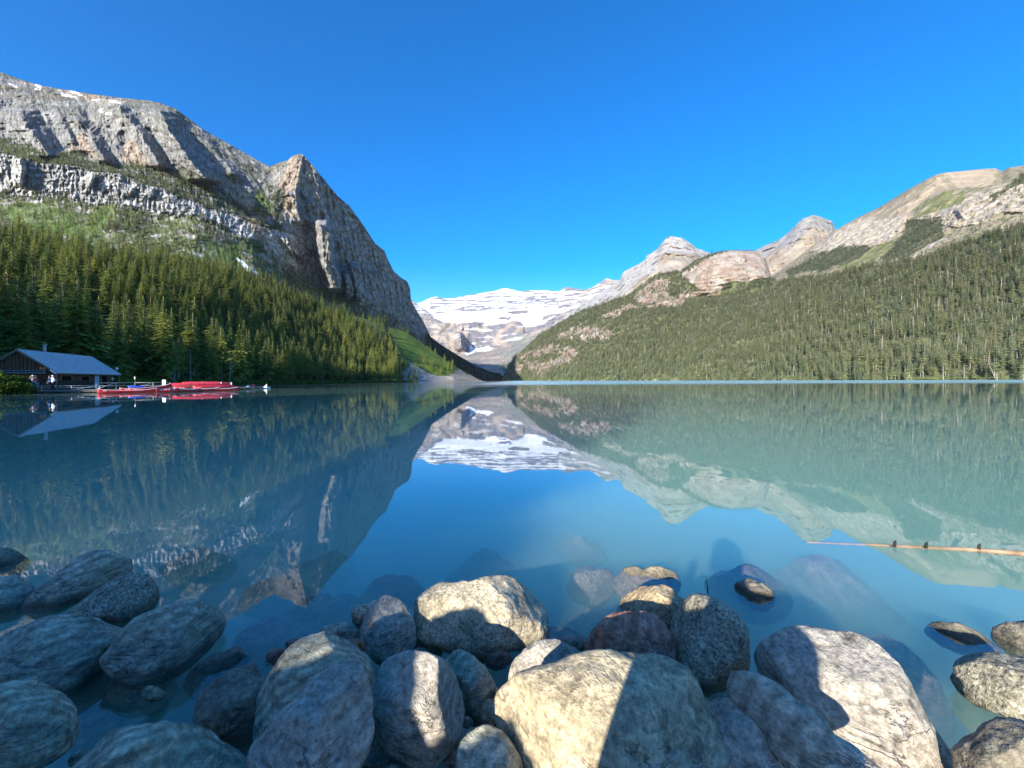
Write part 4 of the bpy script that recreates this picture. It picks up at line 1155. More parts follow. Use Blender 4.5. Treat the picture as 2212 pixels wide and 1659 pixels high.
RM = {
    'slate': rock_mat('slate_blue_stone', (0.360, 0.317, 0.229), (0.594, 0.520, 0.374), (0.445, 0.380, 0.273), .1, (1, .6, 3.2), .35, .26, (0.53, 0.31, 0.18), band=.17, bs=6.0),
    'grey': rock_mat('grey_stone', (0.314, 0.277, 0.214), (0.526, 0.469, 0.364), (0.390, 0.320, 0.235), .12, (1.2, .8, 2.2), .35, .24, (0.212, 0.520, 0.088)),
    'green': rock_mat('greenish_grey_stone', (0.339, 0.322, 0.216), (0.572, 0.536, 0.365), (0.445, 0.385, 0.251), .1, (.7, 1, 3.6), .3, .2, (0.720, 0.208, 0.616), band=.22, bs=8.0),
    'granite': rock_mat('speckled_granite', (0.223, 0.203, 0.141), (0.413, 0.374, 0.264), (0.318, 0.276, 0.189), .6, (1, 1, 1), .1, .2, grain=80),
    'tan': rock_mat('pale_tan_stone', (0.456, 0.385, 0.246), (0.657, 0.551, 0.361), (0.382, 0.302, 0.194), .3, (1, 1, 1.2), .2, .22, grain=75),
    'yellow': rock_mat('yellow_stone', (.40, .33, .21), (.60, .49, .29), (.50, .37, .23), .16, (1.0, 1.0, 2.0), .35, .26, (.3, .2, .1)),
    'pink': rock_mat('pink_quartzite', (0.382, 0.172, 0.110), (0.594, 0.333, 0.220), (0.339, 0.208, 0.154), .08, (1, .7, 2.4), .7, .22, (0.212, 0.624, 0.000), band=.2, bs=5.0),
    'brown': rock_mat('brown_stone', (0.371, 0.265, 0.150), (0.551, 0.416, 0.238), (0.307, 0.229, 0.136), .25, (1, 1, 1.4), .25, .25),
    'dark': rock_mat('dark_wet_stone', (0.180, 0.156, 0.110), (0.350, 0.307, 0.211), (0.265, 0.208, 0.132), .15, (1, .8, 2.2), .3, .3),
}

def boulder(outline, zc, mat, label, seed, thick=.8, e=.62, rough=.045, nu=132, nv=70, dz=0.0, name='boulder', ridgey=0.0, facets=11):
    """stone with the given outline seen from the shore, at the place where its centre is zc above the water"""
    o = np.array(outline, float)
    cx, cyy = o[:, 0].mean(), o[:, 1].mean()
    # area centroid
    x, y = o[:, 0], o[:, 1]; x2, y2 = np.roll(x, -1), np.roll(y, -1)
    cr = x * y2 - x2 * y; A = cr.sum() / 2
    cx, cyy = ((x + x2) * cr).sum() / (6 * A), ((y + y2) * cr).sum() / (6 * A)
    C = Pz(cx, cyy, zc)
    D = np.linalg.norm(C - [0, 0, CAMZ])
    v = (C - np.array([0, 0, CAMZ])) / D
    r = np.cross(v, [0, 0, 1]); r /= np.linalg.norm(r); u = np.cross(r, v)
    d = np.stack([(o[:, 0] - CX) / F, -(o[:, 1] - CY) / F, -np.ones(len(o))], -1) @ RCN.T
    t = D / (d @ v)
    q = d * t[:, None] + np.array([0, 0, CAMZ]) - C
    a = np.arctan2(q @ u, q @ r); R = np.hypot(q @ u, q @ r)
    od = np.argsort(a); a, R = a[od], R[od]
    th = np.linspace(-math.pi, math.pi, 361)
    Ri = np.interp(th, np.concatenate([a - 2 * math.pi, a, a + 2 * math.pi]), np.tile(R, 3))
    Ri = Ri * 1.045
    ker = np.exp(-np.linspace(-2, 2, 25) ** 2); ker /= ker.sum()
    Rs = np.convolve(np.tile(Ri[:-1], 3), ker, 'same')[360:720]
    Rs = np.append(Rs, Rs[0])
    U = np.linspace(-math.pi, math.pi, nu, endpoint=False); Vv = np.linspace(-math.pi / 2, math.pi / 2, nv)
    UU, VV = np.meshgrid(U, Vv)
    RR = np.interp(UU, th, Rs)
    mean = Rs.mean(); mn = np.minimum.reduce([Rs[:180] + Rs[180:360]]).min() / 2
    tk = thick * (mn * .6 + mean * .4)
    c_ = np.abs(np.cos(VV)) ** e; s_ = np.sign(np.sin(VV)) * np.abs(np.sin(VV)) ** .85
    rs = np.random.RandomState(seed)
    # an oblique shear gives every stone a top and a side that differ
    sh = rs.uniform(-.18, .18)
    pt = (RR * c_ * np.cos(UU))[..., None] * r + (RR * c_ * np.sin(UU))[..., None] * u + (tk * s_)[..., None] * v + (tk * s_ * sh)[..., None] * u * c_[..., None]
    # broken flat faces and chips: planes that shave the rounded stone
    for q in range(facets):
        if q < facets - 3:
            dd = -v * rs.uniform(.35, 1.0) + u * rs.uniform(-.6, .9) + r * rs.uniform(-.9, .9); hh = rs.uniform(.66, .88)
        else:
            dd = r * rs.uniform(-1, 1) + u * rs.uniform(-1, 1) - v * rs.uniform(0, .5); hh = rs.uniform(.86, .94)
        dd = dd / np.linalg.norm(dd)
        pr = pt @ dd; lim = hh * pr.max()
        over = np.maximum(pr - lim, 0)
        pt = pt - (over * rs.uniform(.65, .92))[..., None] * dd
    dirn = pt / (np.linalg.norm(pt, axis=-1, keepdims=True) + 1e-9)
    s = 1.0 / max(mean, .05)
    off = rs.uniform(0, 100, 3)
    lp = pt * s + off
    n = fbm(lp * .9, 2) * 1.6 + fbm(lp * 2.2, 4, .55) * .8
    face = -np.abs(fbm(lp * 1.3 + 40, 2)) * 1.2
    n = n + face + ridgey * ridged(lp * 2.0, 3) * .5
    micro = fbm(lp * 7, 4, .6)
    pt = pt + dirn * (n * rough + micro * rough * .22)[..., None] * mean
    verts = pt.reshape(-1, 3)
    quads = []
    idx = np.arange(nu * nv).reshape(nv, nu)
    A_, B_ = idx[:-1, :], np.roll(idx[:-1, :], -1, 1)
    C_, D_ = np.roll(idx[1:, :], -1, 1), idx[1:, :]
    quads = np.stack([A_, B_, C_, D_], -1).reshape(-1, 4)
    # close the two poles
    me = mesh_np(name, verts, quads)
    ob = link(name, me, RM[mat])
    ob.location = C + np.array([0, 0, dz])
    bmm = bmesh.new(); bmm.from_mesh(me)
    bmesh.ops.remove_doubles(bmm, verts=bmm.verts, dist=1e-5)
    bmesh.ops.recalc_face_normals(bmm, faces=bmm.faces)
    bmm.to_mesh(me); bmm.free()
    tag(ob, label, 'boulder' if name == 'boulder' else 'stone', 'boulders along the shore')
    return ob

S = []
def B(outline, zc, mat, label, **kw):
    S.append(boulder(outline, zc, mat, label, 1000 + len(S) * 13, **kw))

# submerged stones first (milky outlines below the surface)
sub = dict(name='stone', nu=72, nv=40)
B([(1225, 1262), (1240, 1236), (1285, 1228), (1322, 1240), (1335, 1270), (1310, 1300), (1260, 1306), (1232, 1290)], -.17, 'tan', 'pale round stone just under the water left of the half sunk brown ones', **sub)
B([(1190, 1178), (1215, 1165), (1270, 1172), (1312, 1195), (1322, 1215), (1280, 1215), (1225, 1200)], -.32, 'tan', 'long blurred pale stone farthest out under the milky water', **sub)
B([(1200, 1350), (1240, 1325), (1300, 1330), (1330, 1370), (1300, 1400), (1230, 1400)], -.30, 'tan', 'deep blurred stone between the pale top boulder and the pink one', **sub)
B([(1130, 1410), (1170, 1375), (1215, 1360), (1262, 1372), (1280, 1395), (1200, 1420)], -.13, 'brown', 'brown stone under water right behind the pale top boulder', **sub)
B([(1322, 1265), (1340, 1243), (1390, 1231), (1440, 1230), (1468, 1247), (1468, 1280), (1430, 1300), (1350, 1300)], -.075, 'yellow', 'yellowish flat stone whose top just breaks the water', **sub)
B([(1640, 1240), (1700, 1230), (1900, 1290), (1960, 1340), (1880, 1350), (1750, 1320)], -.36, 'tan', 'wide sunken slab under the water beyond the largest right boulder', **sub)
B([(1820, 1370), (1900, 1372), (1980, 1420), (2040, 1500), (2060, 1580), (2020, 1600), (1960, 1520), (1880, 1440)], -.20, 'slate', 'sunken slab seen through blue water right of the largest boulder', **sub)
B([(1520, 1262), (1580, 1235), (1660, 1235), (1705, 1275), (1690, 1335), (1620, 1345), (1550, 1310)], -.19, 'dark', 'dark broad stone under water round the small wet rock', **sub)
B([(960, 1262), (1000, 1215), (1080, 1205), (1120, 1235), (1060, 1270)], -.34, 'slate', 'deep blurred stone beyond the pale top boulder', **sub)
B([(770, 1290), (800, 1262), (860, 1250), (910, 1262), (930, 1290), (870, 1310), (800, 1312)], -.17, 'brown', 'sunken brown stone left of the pale top boulder', **sub)
B([(590, 1350), (640, 1310), (720, 1290), (790, 1300), (760, 1340), (680, 1370)], -.20, 'slate', 'sunken slate stone in the blue water left of the upright one', **sub)
B([(500, 1395), (540, 1350), (620, 1345), (700, 1370), (680, 1440), (600, 1490), (520, 1480), (490, 1440)], -.21, 'grey', 'large sunken grey stone in the middle of the left pool', **sub)
B([(500, 1290), (560, 1262), (640, 1262), (700, 1285), (660, 1320), (560, 1330)], -.25, 'dark', 'sunken dark stone under the mirrored pinnacle', **sub)
B([(340, 1235), (390, 1205), (470, 1200), (520, 1225), (480, 1260), (380, 1262)], -.28, 'dark', 'sunken dark stone beyond the second left boulder', **sub)
B([(620, 1240), (680, 1212), (750, 1210), (780, 1235), (730, 1262), (650, 1262)], -.36, 'tan', 'deep pale stone under the mirrored cliff', **sub)
B([(225, 1492), (250, 1462), (320, 1456), (382, 1470), (398, 1500), (372, 1528), (300, 1532), (240, 1520)], -.10, 'brown', 'olive brown stone under water below the flat slate boulder', **sub)
B([(150, 1590), (165, 1545), (220, 1530), (262, 1550), (270, 1590), (220, 1630)], -.12, 'slate', 'dark stone under water between the two lower left boulders', **sub)
B([(395, 1470), (440, 1428), (485, 1408), (530, 1398), (552, 1412), (548, 1438), (505, 1455), (450, 1490), (400, 1510)], -.035, 'dark', 'rough wet stone half under water right of the flat slate boulder', rough=.08, **sub)
B([(-60, 1230), (0, 1186), (30, 1190), (55, 1206), (60, 1225), (20, 1250)], -.02, 'dark', 'dark low stone at the far left edge of the water', **sub)
B([(1584, 1266), (1600, 1256), (1622, 1252), (1655, 1262), (1671, 1282), (1667, 1308), (1645, 1319), (1618, 1306), (1596, 1288)], -.012, 'dark', 'small rough wet rock standing alone in the water', rough=.09, ridgey=.6, nu=96, nv=52, name='stone')
# far row
B([(-70, 1300), (-20, 1256), (20, 1246), (50, 1250), (72, 1268), (80, 1288), (66, 1312), (40, 1336), (-10, 1346)], .03, 'slate', 'slate boulder cut by the left edge, left of the long dark one')
B([(41, 1332), (60, 1290), (110, 1256), (160, 1215), (205, 1192), (240, 1187), (275, 1196), (291, 1214), (286, 1240), (262, 1262), (215, 1276), (160, 1302), (105, 1330), (60, 1344)], .06, 'slate', 'long dark slate boulder lying tilted at the back left', thick=.75)
B([(150, 1326), (175, 1300), (205, 1275), (250, 1250), (292, 1243), (325, 1254), (344, 1276), (348, 1302), (330, 1330), (285, 1352), (225, 1345)], .05, 'granite', 'mottled grey boulder leaning beside the long dark one', rough=.06)
B([(690, 1366), (722, 1350), (757, 1350), (778, 1362), (784, 1384), (760, 1396), (720, 1390)], .02, 'slate', 'small dark craggy stone behind the greenish boulder', name='stone', nu=80, nv=44, rough=.09)
B([(757, 1335), (768, 1315), (795, 1306), (832, 1296), (830, 1345), (795, 1360), (765, 1352)], .02, 'tan', 'small pale topped stone peeping out behind the upright boulder', name='stone', nu=80, nv=44)
B([(893, 1335), (905, 1298), (928, 1270), (955, 1260), (985, 1262), (1020, 1256), (1058, 1247), (1100, 1250), (1145, 1275), (1175, 1302), (1188, 1338), (1180, 1370), (1150, 1398), (1100, 1406), (1000, 1402), (930, 1392), (902, 1366)], .10, 'tan', 'large pale speckled boulder in the sun at the top of the row', thick=.85, rough=.04)
B([(1308, 1335), (1330, 1302), (1365, 1278), (1408, 1267), (1450, 1274), (1478, 1298), (1484, 1336), (1450, 1370), (1390, 1374), (1330, 1366)], .02, 'brown', 'sunlit brown boulder behind the pink one')
B([(1261, 1405), (1275, 1365), (1312, 1338), (1360, 1327), (1410, 1334), (1452, 1362), (1472, 1405), (1472, 1450), (1440, 1490), (1360, 1480), (1285, 1440)], .06, 'pink', 'cracked pink boulder behind the big yellow one', rough=.06, ridgey=.3)
B([(1450, 1352), (1462, 1318), (1482, 1298), (1505, 1291), (1545, 1300), (1588, 1328), (1616, 1370), (1624, 1412), (1605, 1458), (1568, 1488), (1520, 1500), (1482, 1488), (1458, 1430)], .08, 'granite', 'egg shaped dark granite boulder with white flecks', thick=.95, rough=.022, facets=4)
B([(1998, 1362), (2010, 1348), (2050, 1347), (2100, 1362), (2140, 1385), (2168, 1410), (2150, 1420), (2090, 1412), (2030, 1390)], -.02, 'dark', 'flat dark stone with a pale top awash at the right', name='stone')
B([(2138, 1368), (2160, 1352), (2212, 1345), (2270, 1352), (2310, 1390), (2270, 1425), (2205, 1425), (2165, 1405)], .02, 'dark', 'dark boulder cut by the right edge, farthest out')
# middle row
B([(-80, 1420), (-20, 1385), (40, 1352), (110, 1330), (185, 1328), (240, 1345), (287, 1360), (278, 1378), (240, 1400), (236, 1440), (200, 1486), (150, 1505), (70, 1500), (-20, 1488), (-70, 1460)], .10, 'slate', 'broad slate boulder at the left, behind the rounded corner one', thick=.8)
B([(222, 1430), (238, 1394), (275, 1360), (325, 1322), (385, 1302), (445, 1302), (498, 1313), (506, 1335), (496, 1372), (455, 1405), (420, 1438), (350, 1470), (285, 1478), (238, 1460)], .08, 'slate', 'flat topped blue grey slate boulder beside the left pool', thick=.7)
B([(785, 1345), (798, 1308), (825, 1290), (856, 1297), (882, 1325), (897, 1362), (893, 1405), (865, 1432), (812, 1432), (788, 1402)], .12, 'grey', 'upright egg shaped grey boulder left of the pale top one', rough=.03)
B([(940, 1432), (962, 1414), (998, 1410), (1030, 1430), (1058, 1460), (1076, 1495), (1060, 1535), (1015, 1545), (985, 1510)], .07, 'green', 'narrow grey green boulder between the round and the yellow ones')
B([(1086, 1475), (1098, 1440), (1128, 1407), (1175, 1389), (1220, 1392), (1262, 1412), (1292, 1432), (1290, 1470), (1210, 1500), (1100, 1500)], .10, 'grey', 'low tan grey boulder behind the left end of the big yellow one')
B([(1618, 1432), (1648, 1388), (1706, 1366), (1778, 1359), (1850, 1362), (1892, 1386), (1948, 1448), (1984, 1510), (2008, 1552), (2040, 1592), (2078, 1665), (1990, 1730), (1860, 1690), (1760, 1600), (1672, 1520), (1628, 1470)], .12, 'grey', 'largest boulder at the right, pale on its sunlit right half', thick=.62, rough=.03)
B([(2054, 1462), (2078, 1430), (2118, 1413), (2175, 1412), (2255, 1428), (2330, 1478), (2335, 1550), (2250, 1570), (2170, 1545), (2100, 1515), (2062, 1490)], .10, 'granite', 'mottled dark and white boulder at the right edge', thick=.8)
# front row
B([(412, 1530), (438, 1490), (478, 1462), (530, 1450), (572, 1456), (592, 1482), (585, 1530), (562, 1590), (536, 1612), (490, 1608), (440, 1585), (416, 1560)], .04, 'dark', 'dark bluish wet boulder in front of the left pool', rough=.05)
B([(540, 1600), (546, 1545), (568, 1482), (600, 1430), (650, 1388), (708, 1370), (770, 1384), (800, 1406), (806, 1452), (800, 1520), (740, 1600), (640, 1650), (560, 1645)], .18, 'green', 'large grey green boulder behind the tall cracked one', thick=.7, rough=.035)
B([(805, 1480), (820, 1446), (858, 1423), (905, 1420), (952, 1432), (988, 1464), (1006, 1508), (1002, 1562), (985, 1610), (942, 1648), (880, 1656), (832, 1625), (808, 1560)], .16, 'grey', 'round light grey boulder with cracks in the middle of the front row', thick=.9, rough=.035, ridgey=.2)
B([(-90, 1560), (-30, 1495), (20, 1472), (70, 1468), (108, 1480), (135, 1506), (157, 1545), (166, 1582), (150, 1612), (110, 1640), (40, 1672), (-60, 1690)], .22, 'green', 'rounded pale green grey boulder in the lower left corner', thick=.85, rough=.04)
B([(60, 1680), (150, 1622), (235, 1575), (305, 1551), (345, 1551), (372, 1562), (425, 1570), (475, 1608), (535, 1640), (590, 1700), (500, 1780), (250, 1800), (90, 1760)], .26, 'green', 'wide smooth grey boulder along the bottom left edge', thick=.7, rough=.03)
B([(530, 1640), (590, 1570), (650, 1502), (700, 1450), (732, 1428), (768, 1430), (794, 1468), (802, 1540), (796, 1620), (775, 1700), (690, 1760), (580, 1740)], .27, 'grey', 'tall tapering boulder with rough cracked face in the front row', thick=.75, rough=.05, ridgey=.35)
B([(985, 1655), (1005, 1595), (1038, 1567), (1078, 1574), (1112, 1612), (1125, 1690), (1060, 1740), (995, 1720)], .22, 'green', 'small dark green boulder at the bottom left of the yellow one')
B([(1062, 1525), (1078, 1497), (1130, 1466), (1200, 1446), (1285, 1424), (1380, 1414), (1440, 1424), (1490, 1458), (1530, 1510), (1560, 1580), (1585, 1660), (1560, 1760), (1400, 1830), (1230, 1800), (1120, 1720), (1085, 1630), (1066, 1575)], .27, 'yellow', 'biggest boulder, yellow in the sun, at the bottom centre', thick=.6, rough=.03)
B([(1470, 1600), (1500, 1540), (1535, 1516), (1590, 1518), (1640, 1530), (1682, 1568), (1704, 1630), (1705, 1720), (1600, 1780), (1490, 1730)], .20, 'grey', 'smooth grey boulder at the bottom, right of the yellow one', rough=.02, facets=4)
B([(1572, 1502), (1580, 1462), (1602, 1438), (1650, 1466), (1720, 1516), (1800, 1590), (1880, 1650), (1960, 1700), (1900, 1760), (1800, 1740), (1700, 1660), (1640, 1580)], .33, 'slate', 'long sharp edged slab wedged before the largest right boulder', thick=.5, e=.95, rough=.03, ridgey=.2, facets=4)
B([(2062, 1615), (2088, 1572), (2135, 1553), (2212, 1556), (2300, 1590), (2340, 1700), (2230, 1770), (2100, 1730)], .20, 'dark', 'dark grey boulder in the lower right corner')
# stones added to fill the gaps; the dark ones stand in for shade there
rg = np.random.RandomState(3)
for i, (x, y, rr_, zc, m, lb) in enumerate([
        (700, 1640, 70, -.05, 'dark', 'dark stone deep in the gap below the tall tapering boulder'), (1040, 1640, 60, -.06, 'dark', 'dark stone in the gap right of the round boulder'),
        (1030, 1560, 45, -.06, 'dark', 'dark stone in the gap under the narrow green boulder'), (1560, 1560, 60, -.04, 'dark', 'dark stone in the gap below the granite egg'),
        (1760, 1700, 70, .02, 'dark', 'dark stone under the long sharp edged slab'), (200, 1500, 60, -.1, 'dark', 'dark sunken stone below the broad slate boulder'),
        (500, 1610, 60, -.05, 'dark', 'dark stone in the gap at the bottom left of centre'), (815, 1640, 60, .0, 'slate', 'slate stone filling the gap between the tapering and the round boulders'),
        (1000, 1620, 55, .02, 'grey', 'grey stone filling the gap right of the round boulder'), (1060, 1545, 45, .02, 'brown', 'brown stone under the left end of the yellow boulder'),
        (400, 1640, 70, .02, 'dark', 'dark stone behind the wide smooth boulder'), (1960, 1640, 60, .0, 'dark', 'dark stone at the foot of the largest right boulder'), (915, 1410, 42, -.03, 'dark', 'dark wet stone under the front of the pale top boulder')]):
    an = np.linspace(0, 6.28, 10, endpoint=False)
    ol = [(x + math.cos(t) * rr_ * (.85 + .3 * rg.rand()), y + math.sin(t) * rr_ * .8 * (.85 + .3 * rg.rand())) for t in an]
    B(ol, zc, m, lb, **sub)

gaps = [(760, 1400, 26), (905, 1420, 24), (940, 1395, 20), (1010, 1408, 22), (1075, 1425, 24), (1240, 1395, 26), (1085, 1545, 24), (1020, 1590, 22), (1470, 1500, 24), (1560, 1515, 22),
        (1520, 1530, 20), (600, 1420, 22), (540, 1450, 20), (175, 1640, 22), (330, 1500, 22), (850, 1672, 24), (1000, 1560, 18), (1640, 1480, 18), (640, 1395, 20), (115, 1345, 20), (350, 1330, 20)]
gl = ['in the gap between the large boulders', 'wedged low between bigger boulders']
for i, (x, y, rr_) in enumerate(gaps):
    an = np.linspace(0, 6.28, 9, endpoint=False)
    ol = [(x + math.cos(t) * rr_ * (.8 + .4 * rg.rand()) * 1.15, y + math.sin(t) * rr_ * .8 * (.8 + .4 * rg.rand())) for t in an]
    zc = .0 if y < 1500 else .05
    near_ = ('at the far left' if x < 260 else 'by the left pool' if x < 660 else 'near the round grey boulder' if x < 1030 else 'round the big yellow boulder' if x < 1500 else 'beside the largest right boulder')
    m_ = ['brown', 'grey', 'dark', 'tan', 'pink', 'slate', 'green'][i % 7]
    o = boulder(ol, zc, m_, 'small %s stone low in the gap %s' % ({'brown': 'brown', 'grey': 'grey', 'dark': 'dark wet', 'tan': 'pale tan', 'pink': 'reddish', 'slate': 'slate', 'green': 'greenish'}[m_], near_), 5000 + i * 7, name='stone', nu=48, nv=28, facets=6)
    o['group'] = 'small stones in the gaps'

# boulders the photographer kneels on and among, just behind the view
k_rng = np.random.RandomState(8)
for i in range(26):
    bx = k_rng.uniform(-5.5, 5.5); by = k_rng.uniform(-3.2, .35)
    if abs(bx) < 1.0 and by > .1: by = -.3
    sc = k_rng.uniform(.22, .42)
    src = S[21 + k_rng.randint(18)]
    me = src.data
    o = bpy.data.objects.new('boulder', me); COL.objects.link(o)
    dim = max((Vector(me.vertices[j].co).length for j in range(0, len(me.vertices), 97)))
    f = sc / dim
    o.scale = (f, f, f * .8); o.rotation_euler = (k_rng.rand() * .6, k_rng.rand() * .6, k_rng.rand() * 6.28)
    o.location = (bx, by, shore_z(bx, by) + sc * .15 - .04)
    tag(o, 'bank boulder on the shore behind the photographer', 'boulder', 'bank boulders outside the view')

# unseen blocks added behind the camera to cast shade on the front boulders
for (bx, by, zc_, rx_, rz_, ry_) in ((-1.93, -1.05, .50, .60, .84, .55), (-2.85, -1.1, .55, .75, .95, .55), (-3.95, -1.2, .5, .85, 1.0, .6), (-.98, -.75, .42, .33, .46, .30), (-1.55, -1.7, .6, .5, .8, .5), (-5.0, -1.2, .5, .8, .85, .6)):
    src = S[25 + k_rng.randint(14)]; me = src.data
    co = np.empty(len(me.vertices) * 3, np.float32); me.vertices.foreach_get('co', co); co = np.abs(co.reshape(-1, 3)).max(0)
    o = bpy.data.objects.new('boulder', me); COL.objects.link(o)
    o.scale = (rx_ / co[0], ry_ / co[1], rz_ / co[2]); o.location = (bx, by, zc_)
    tag(o, 'unseen block added behind the photographer to shade the front boulders', 'boulder', 'added shade blocks outside the view')

# ------------------------------------------------------------------ floating log, twigs
def tube(pts, rad, n=8, cap=True):
    pts = [np.array(p, float) for p in pts]
    V, Q = [], []
    for i, p in enumerate(pts):
        d = pts[min(i + 1, len(pts) - 1)] - pts[max(i - 1, 0)]; d /= np.linalg.norm(d) + 1e-9
        s = np.cross(d, [0, 0, 1] if abs(d[2]) < .9 else [1, 0, 0]); s /= np.linalg.norm(s); t = np.cross(s, d)
        rr_ = rad[i] if hasattr(rad, '__len__') else rad
        for j in range(n):
            a = 6.2832 * j / n
            V.append(p + (math.cos(a) * s + math.sin(a) * t) * rr_)
    for i in range(len(pts) - 1):
        for j in range(n):
            Q.append((i * n + j, i * n + (j + 1) % n, (i + 1) * n + (j + 1) % n, (i + 1) * n + j))
    T = []
    if cap:
        for b0, rev in ((0, True), ((len(pts) - 1) * n, False)):
            for j in range(1, n - 1):
                T.append((b0, b0 + j + 1, b0 + j) if rev else (b0, b0 + j, b0 + j + 1))
    return np.array(V), np.array(Q), T

def tube_obj(name, pts, rad, mat, parent=None, n=8):
    V, Q, T = tube(pts, rad, n)
    return link(name, mesh_np(name, V, Q, T), mat, parent)

M_log = simple_mat('wet_pine_log', (.34, .22, .13), .55, .4, .45, 9.0)
pl = [Pz(x, y, z) for x, y, z in ((1742, 1171, -.008), (1800, 1174, -.016), (1880, 1177, -.024), (1960, 1181, -.018), (2040, 1185, -.012), (2110, 1189, -.006), (2170, 1193, .0), (2240, 1199, .0), (2330, 1207, .0))]
lg = empty('floating_log', pl[4], 0, 'thin orange brown log floating in the calm water at the right', 'log')
inv = np.array(pl[4])
tube_obj('trunk', [p - inv for p in pl], [.006, .009, .011, .012, .014, .016, .018, .021, .024], M_log, lg, 10)
M_darkbark = simple_mat('black_bark', (.03, .025, .02), .8, .2, .3)
for (x, y) in ((1932, 1181), (2000, 1184), (2114, 1188)):
    b = Pz(x, y, .0) - inv
    tube_obj('branch_stub', [b, b + [0.004, 0, .035], b + [.012, 0, .05]], [.010, .010, .004], M_darkbark, lg, 6)
b = Pz(1530, 1283, -.02)
tw = tube_obj('twig', [b, b + [-.002, .01, .05], b + [-.01, .01, .10]], [.004, .003, .0015], M_darkbark, None, 5)
tag(tw, 'thin dark twig sticking out of the water beside the granite egg boulder', 'twig')
M_straw = simple_mat('pale_straw', (.5, .42, .28), .7)
tw = tube_obj('twig', [Pz(820, 1301, .03), Pz(835, 1304, .035), Pz(856, 1305, .02)], [.003, .003, .002], M_straw, None, 5)
tag(tw, 'pale broken reed lying behind the upright egg shaped boulder', 'twig')

# ------------------------------------------------------------------ the wooded bank behind the camera, whose shade covers the left of the scene
BR = np.random.RandomState(77)
bp, bh = [], []
edge = lambda y: -.30 + .532 * (y - 1.5)
while len(bp) < 460:
    y = BR.uniform(-60, -22); x = BR.uniform(-150, 0) if len(bp) > 170 else edge(y) - BR.uniform(0, 18)
    hh_ = BR.uniform(18, 21) + 7 * min(1, max(0, (edge(y) - 4 - x) / 26))
    if x > edge(y) - hh_ * .10 - BR.uniform(1.3, 2.1): continue
    bp.append((x, y, shore_z(x, y) - .1)); bh.append(hh_)
while len(bp) < 640:
    x = BR.uniform(-190, -60); y = BR.uniform(-30, 60)
    if x > -84 + .53 * y or x > -1.33 * y - 16: continue
    bp.append((x, y, 2)); bh.append(BR.uniform(26, 34))
while len(bp) < 790:
    y = BR.uniform(-20, -11); x = edge(y) - BR.uniform(0, 1) ** 1.6 * 60; hh_ = BR.uniform(10.5, 13.5)
    if x > edge(y) - hh_ * .13 - BR.uniform(3.6, 4.4): continue
    bp.append((x, y, shore_z(x, y) - .1)); bh.append(hh_)
forest_object('forest_behind', bp, np.array(bh), BR, protos_mid, 'tall spruces on the bank behind the viewpoint that shade the left water', None, 1.0)
# ------------------------------------------------------------------ helpers for built things
def box_me(name, size, bevel=0.0):
    bm = bmesh.new(); bmesh.ops.create_cube(bm, size=1.0)
    for v in bm.verts: v.co = Vector((v.co.x * size[0], v.co.y * size[1], v.co.z * size[2]))
    if bevel: bmesh.ops.bevel(bm, geom=bm.edges[:], offset=bevel, segments=2, affect='EDGES')
    me = bpy.data.meshes.new(name); bm.to_mesh(me); bm.free(); return me
def box(name, c, size, mat, parent=None, rot=None, bevel=0.0):
    o = link(name, box_me(name, size, bevel), mat, parent); o.location = c
    if rot: o.rotation_euler = rot
    return o
def prism(name, pts, thick, mat, parent=None):
    """flat polygon (3D points) given thickness along its normal"""
    p = [Vector(q) for q in pts]
    nrm = (p[1] - p[0]).cross(p[2] - p[0]).normalized() * thick
    n = len(p)
    V = [tuple(q) for q in p] + [tuple(q + nrm) for q in p]
    bm = bmesh.new(); vs = [bm.verts.new(v) for v in V]
    bm.faces.new(vs[:n][::-1]); bm.faces.new(vs[n:])
    for i in range(n):
        bm.faces.new((vs[i], vs[(i + 1) % n], vs[n + (i + 1) % n], vs[n + i]))
    bmesh.ops.recalc_face_normals(bm, faces=bm.faces)
    me = bpy.data.meshes.new(name); bm.to_mesh(me); bm.free()
    return link(name, me, mat, parent)

M_log_wall = simple_mat('brown_log', (.15, .085, .05), .8, .2, .35, 3)
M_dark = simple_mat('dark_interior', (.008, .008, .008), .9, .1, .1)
M_roof = NT('grey_shingles')
_v = M_roof.objc()
_b = M_roof.n('ShaderNodeTexBrick'); _b.inputs['Scale'].default_value = 2.2; _b.inputs['Mortar Size'].default_value = .03
_b.inputs['Color1'].default_value = (.52, .53, .52, 1); _b.inputs['Color2'].default_value = (.64, .65, .63, 1); _b.inputs['Mortar'].default_value = (.30, .30, .31, 1)
M_roof.l(_v, _b.inputs['Vector'])
_n = M_roof.noise(_v, 3.0, 5, .6)
M_roof.bsdf(M_roof.mix(1.0, _b.outputs[0], M_roof.ramp(_n, [(.3, .8), (.7, 1.2)]), 'MULTIPLY'), .85)
M_roof = M_roof.m
M_trim = simple_mat('weathered_trim', (.20, .16, .12), .8, .2)
M_white = simple_mat('white_paint', (.78, .78, .76), .5, .4, .05)
M_greytrim = simple_mat('grey_deck_wood', (.34, .34, .33), .85, .2, .25, 4)
M_glassdk = simple_mat('dark_window', (.015, .02, .025), .15, .6, .1)
M_blueboard = simple_mat('pale_blue_board', (.36, .55, .64), .6, .3, .15)
M_rail = simple_mat('grey_metal_rail', (.50, .52, .52), .5, .4, .1)
M_red = simple_mat('red_hull', (.55, .022, .03), .38, .5, .12, 2)
M_red_sunlit = simple_mat('sunlit_red_hull', (.70, .055, .065), .42, .5, .12, 2)  # lighter copy of the red: sunlight on the hulls put into the colour
M_tin = simple_mat('galvanised_pipe', (.42, .42, .38), .5, .4, .15, 3.0)
M_orangesign = simple_mat('brown_orange_sign', (.30, .12, .045), .7, .3, .3, 2)

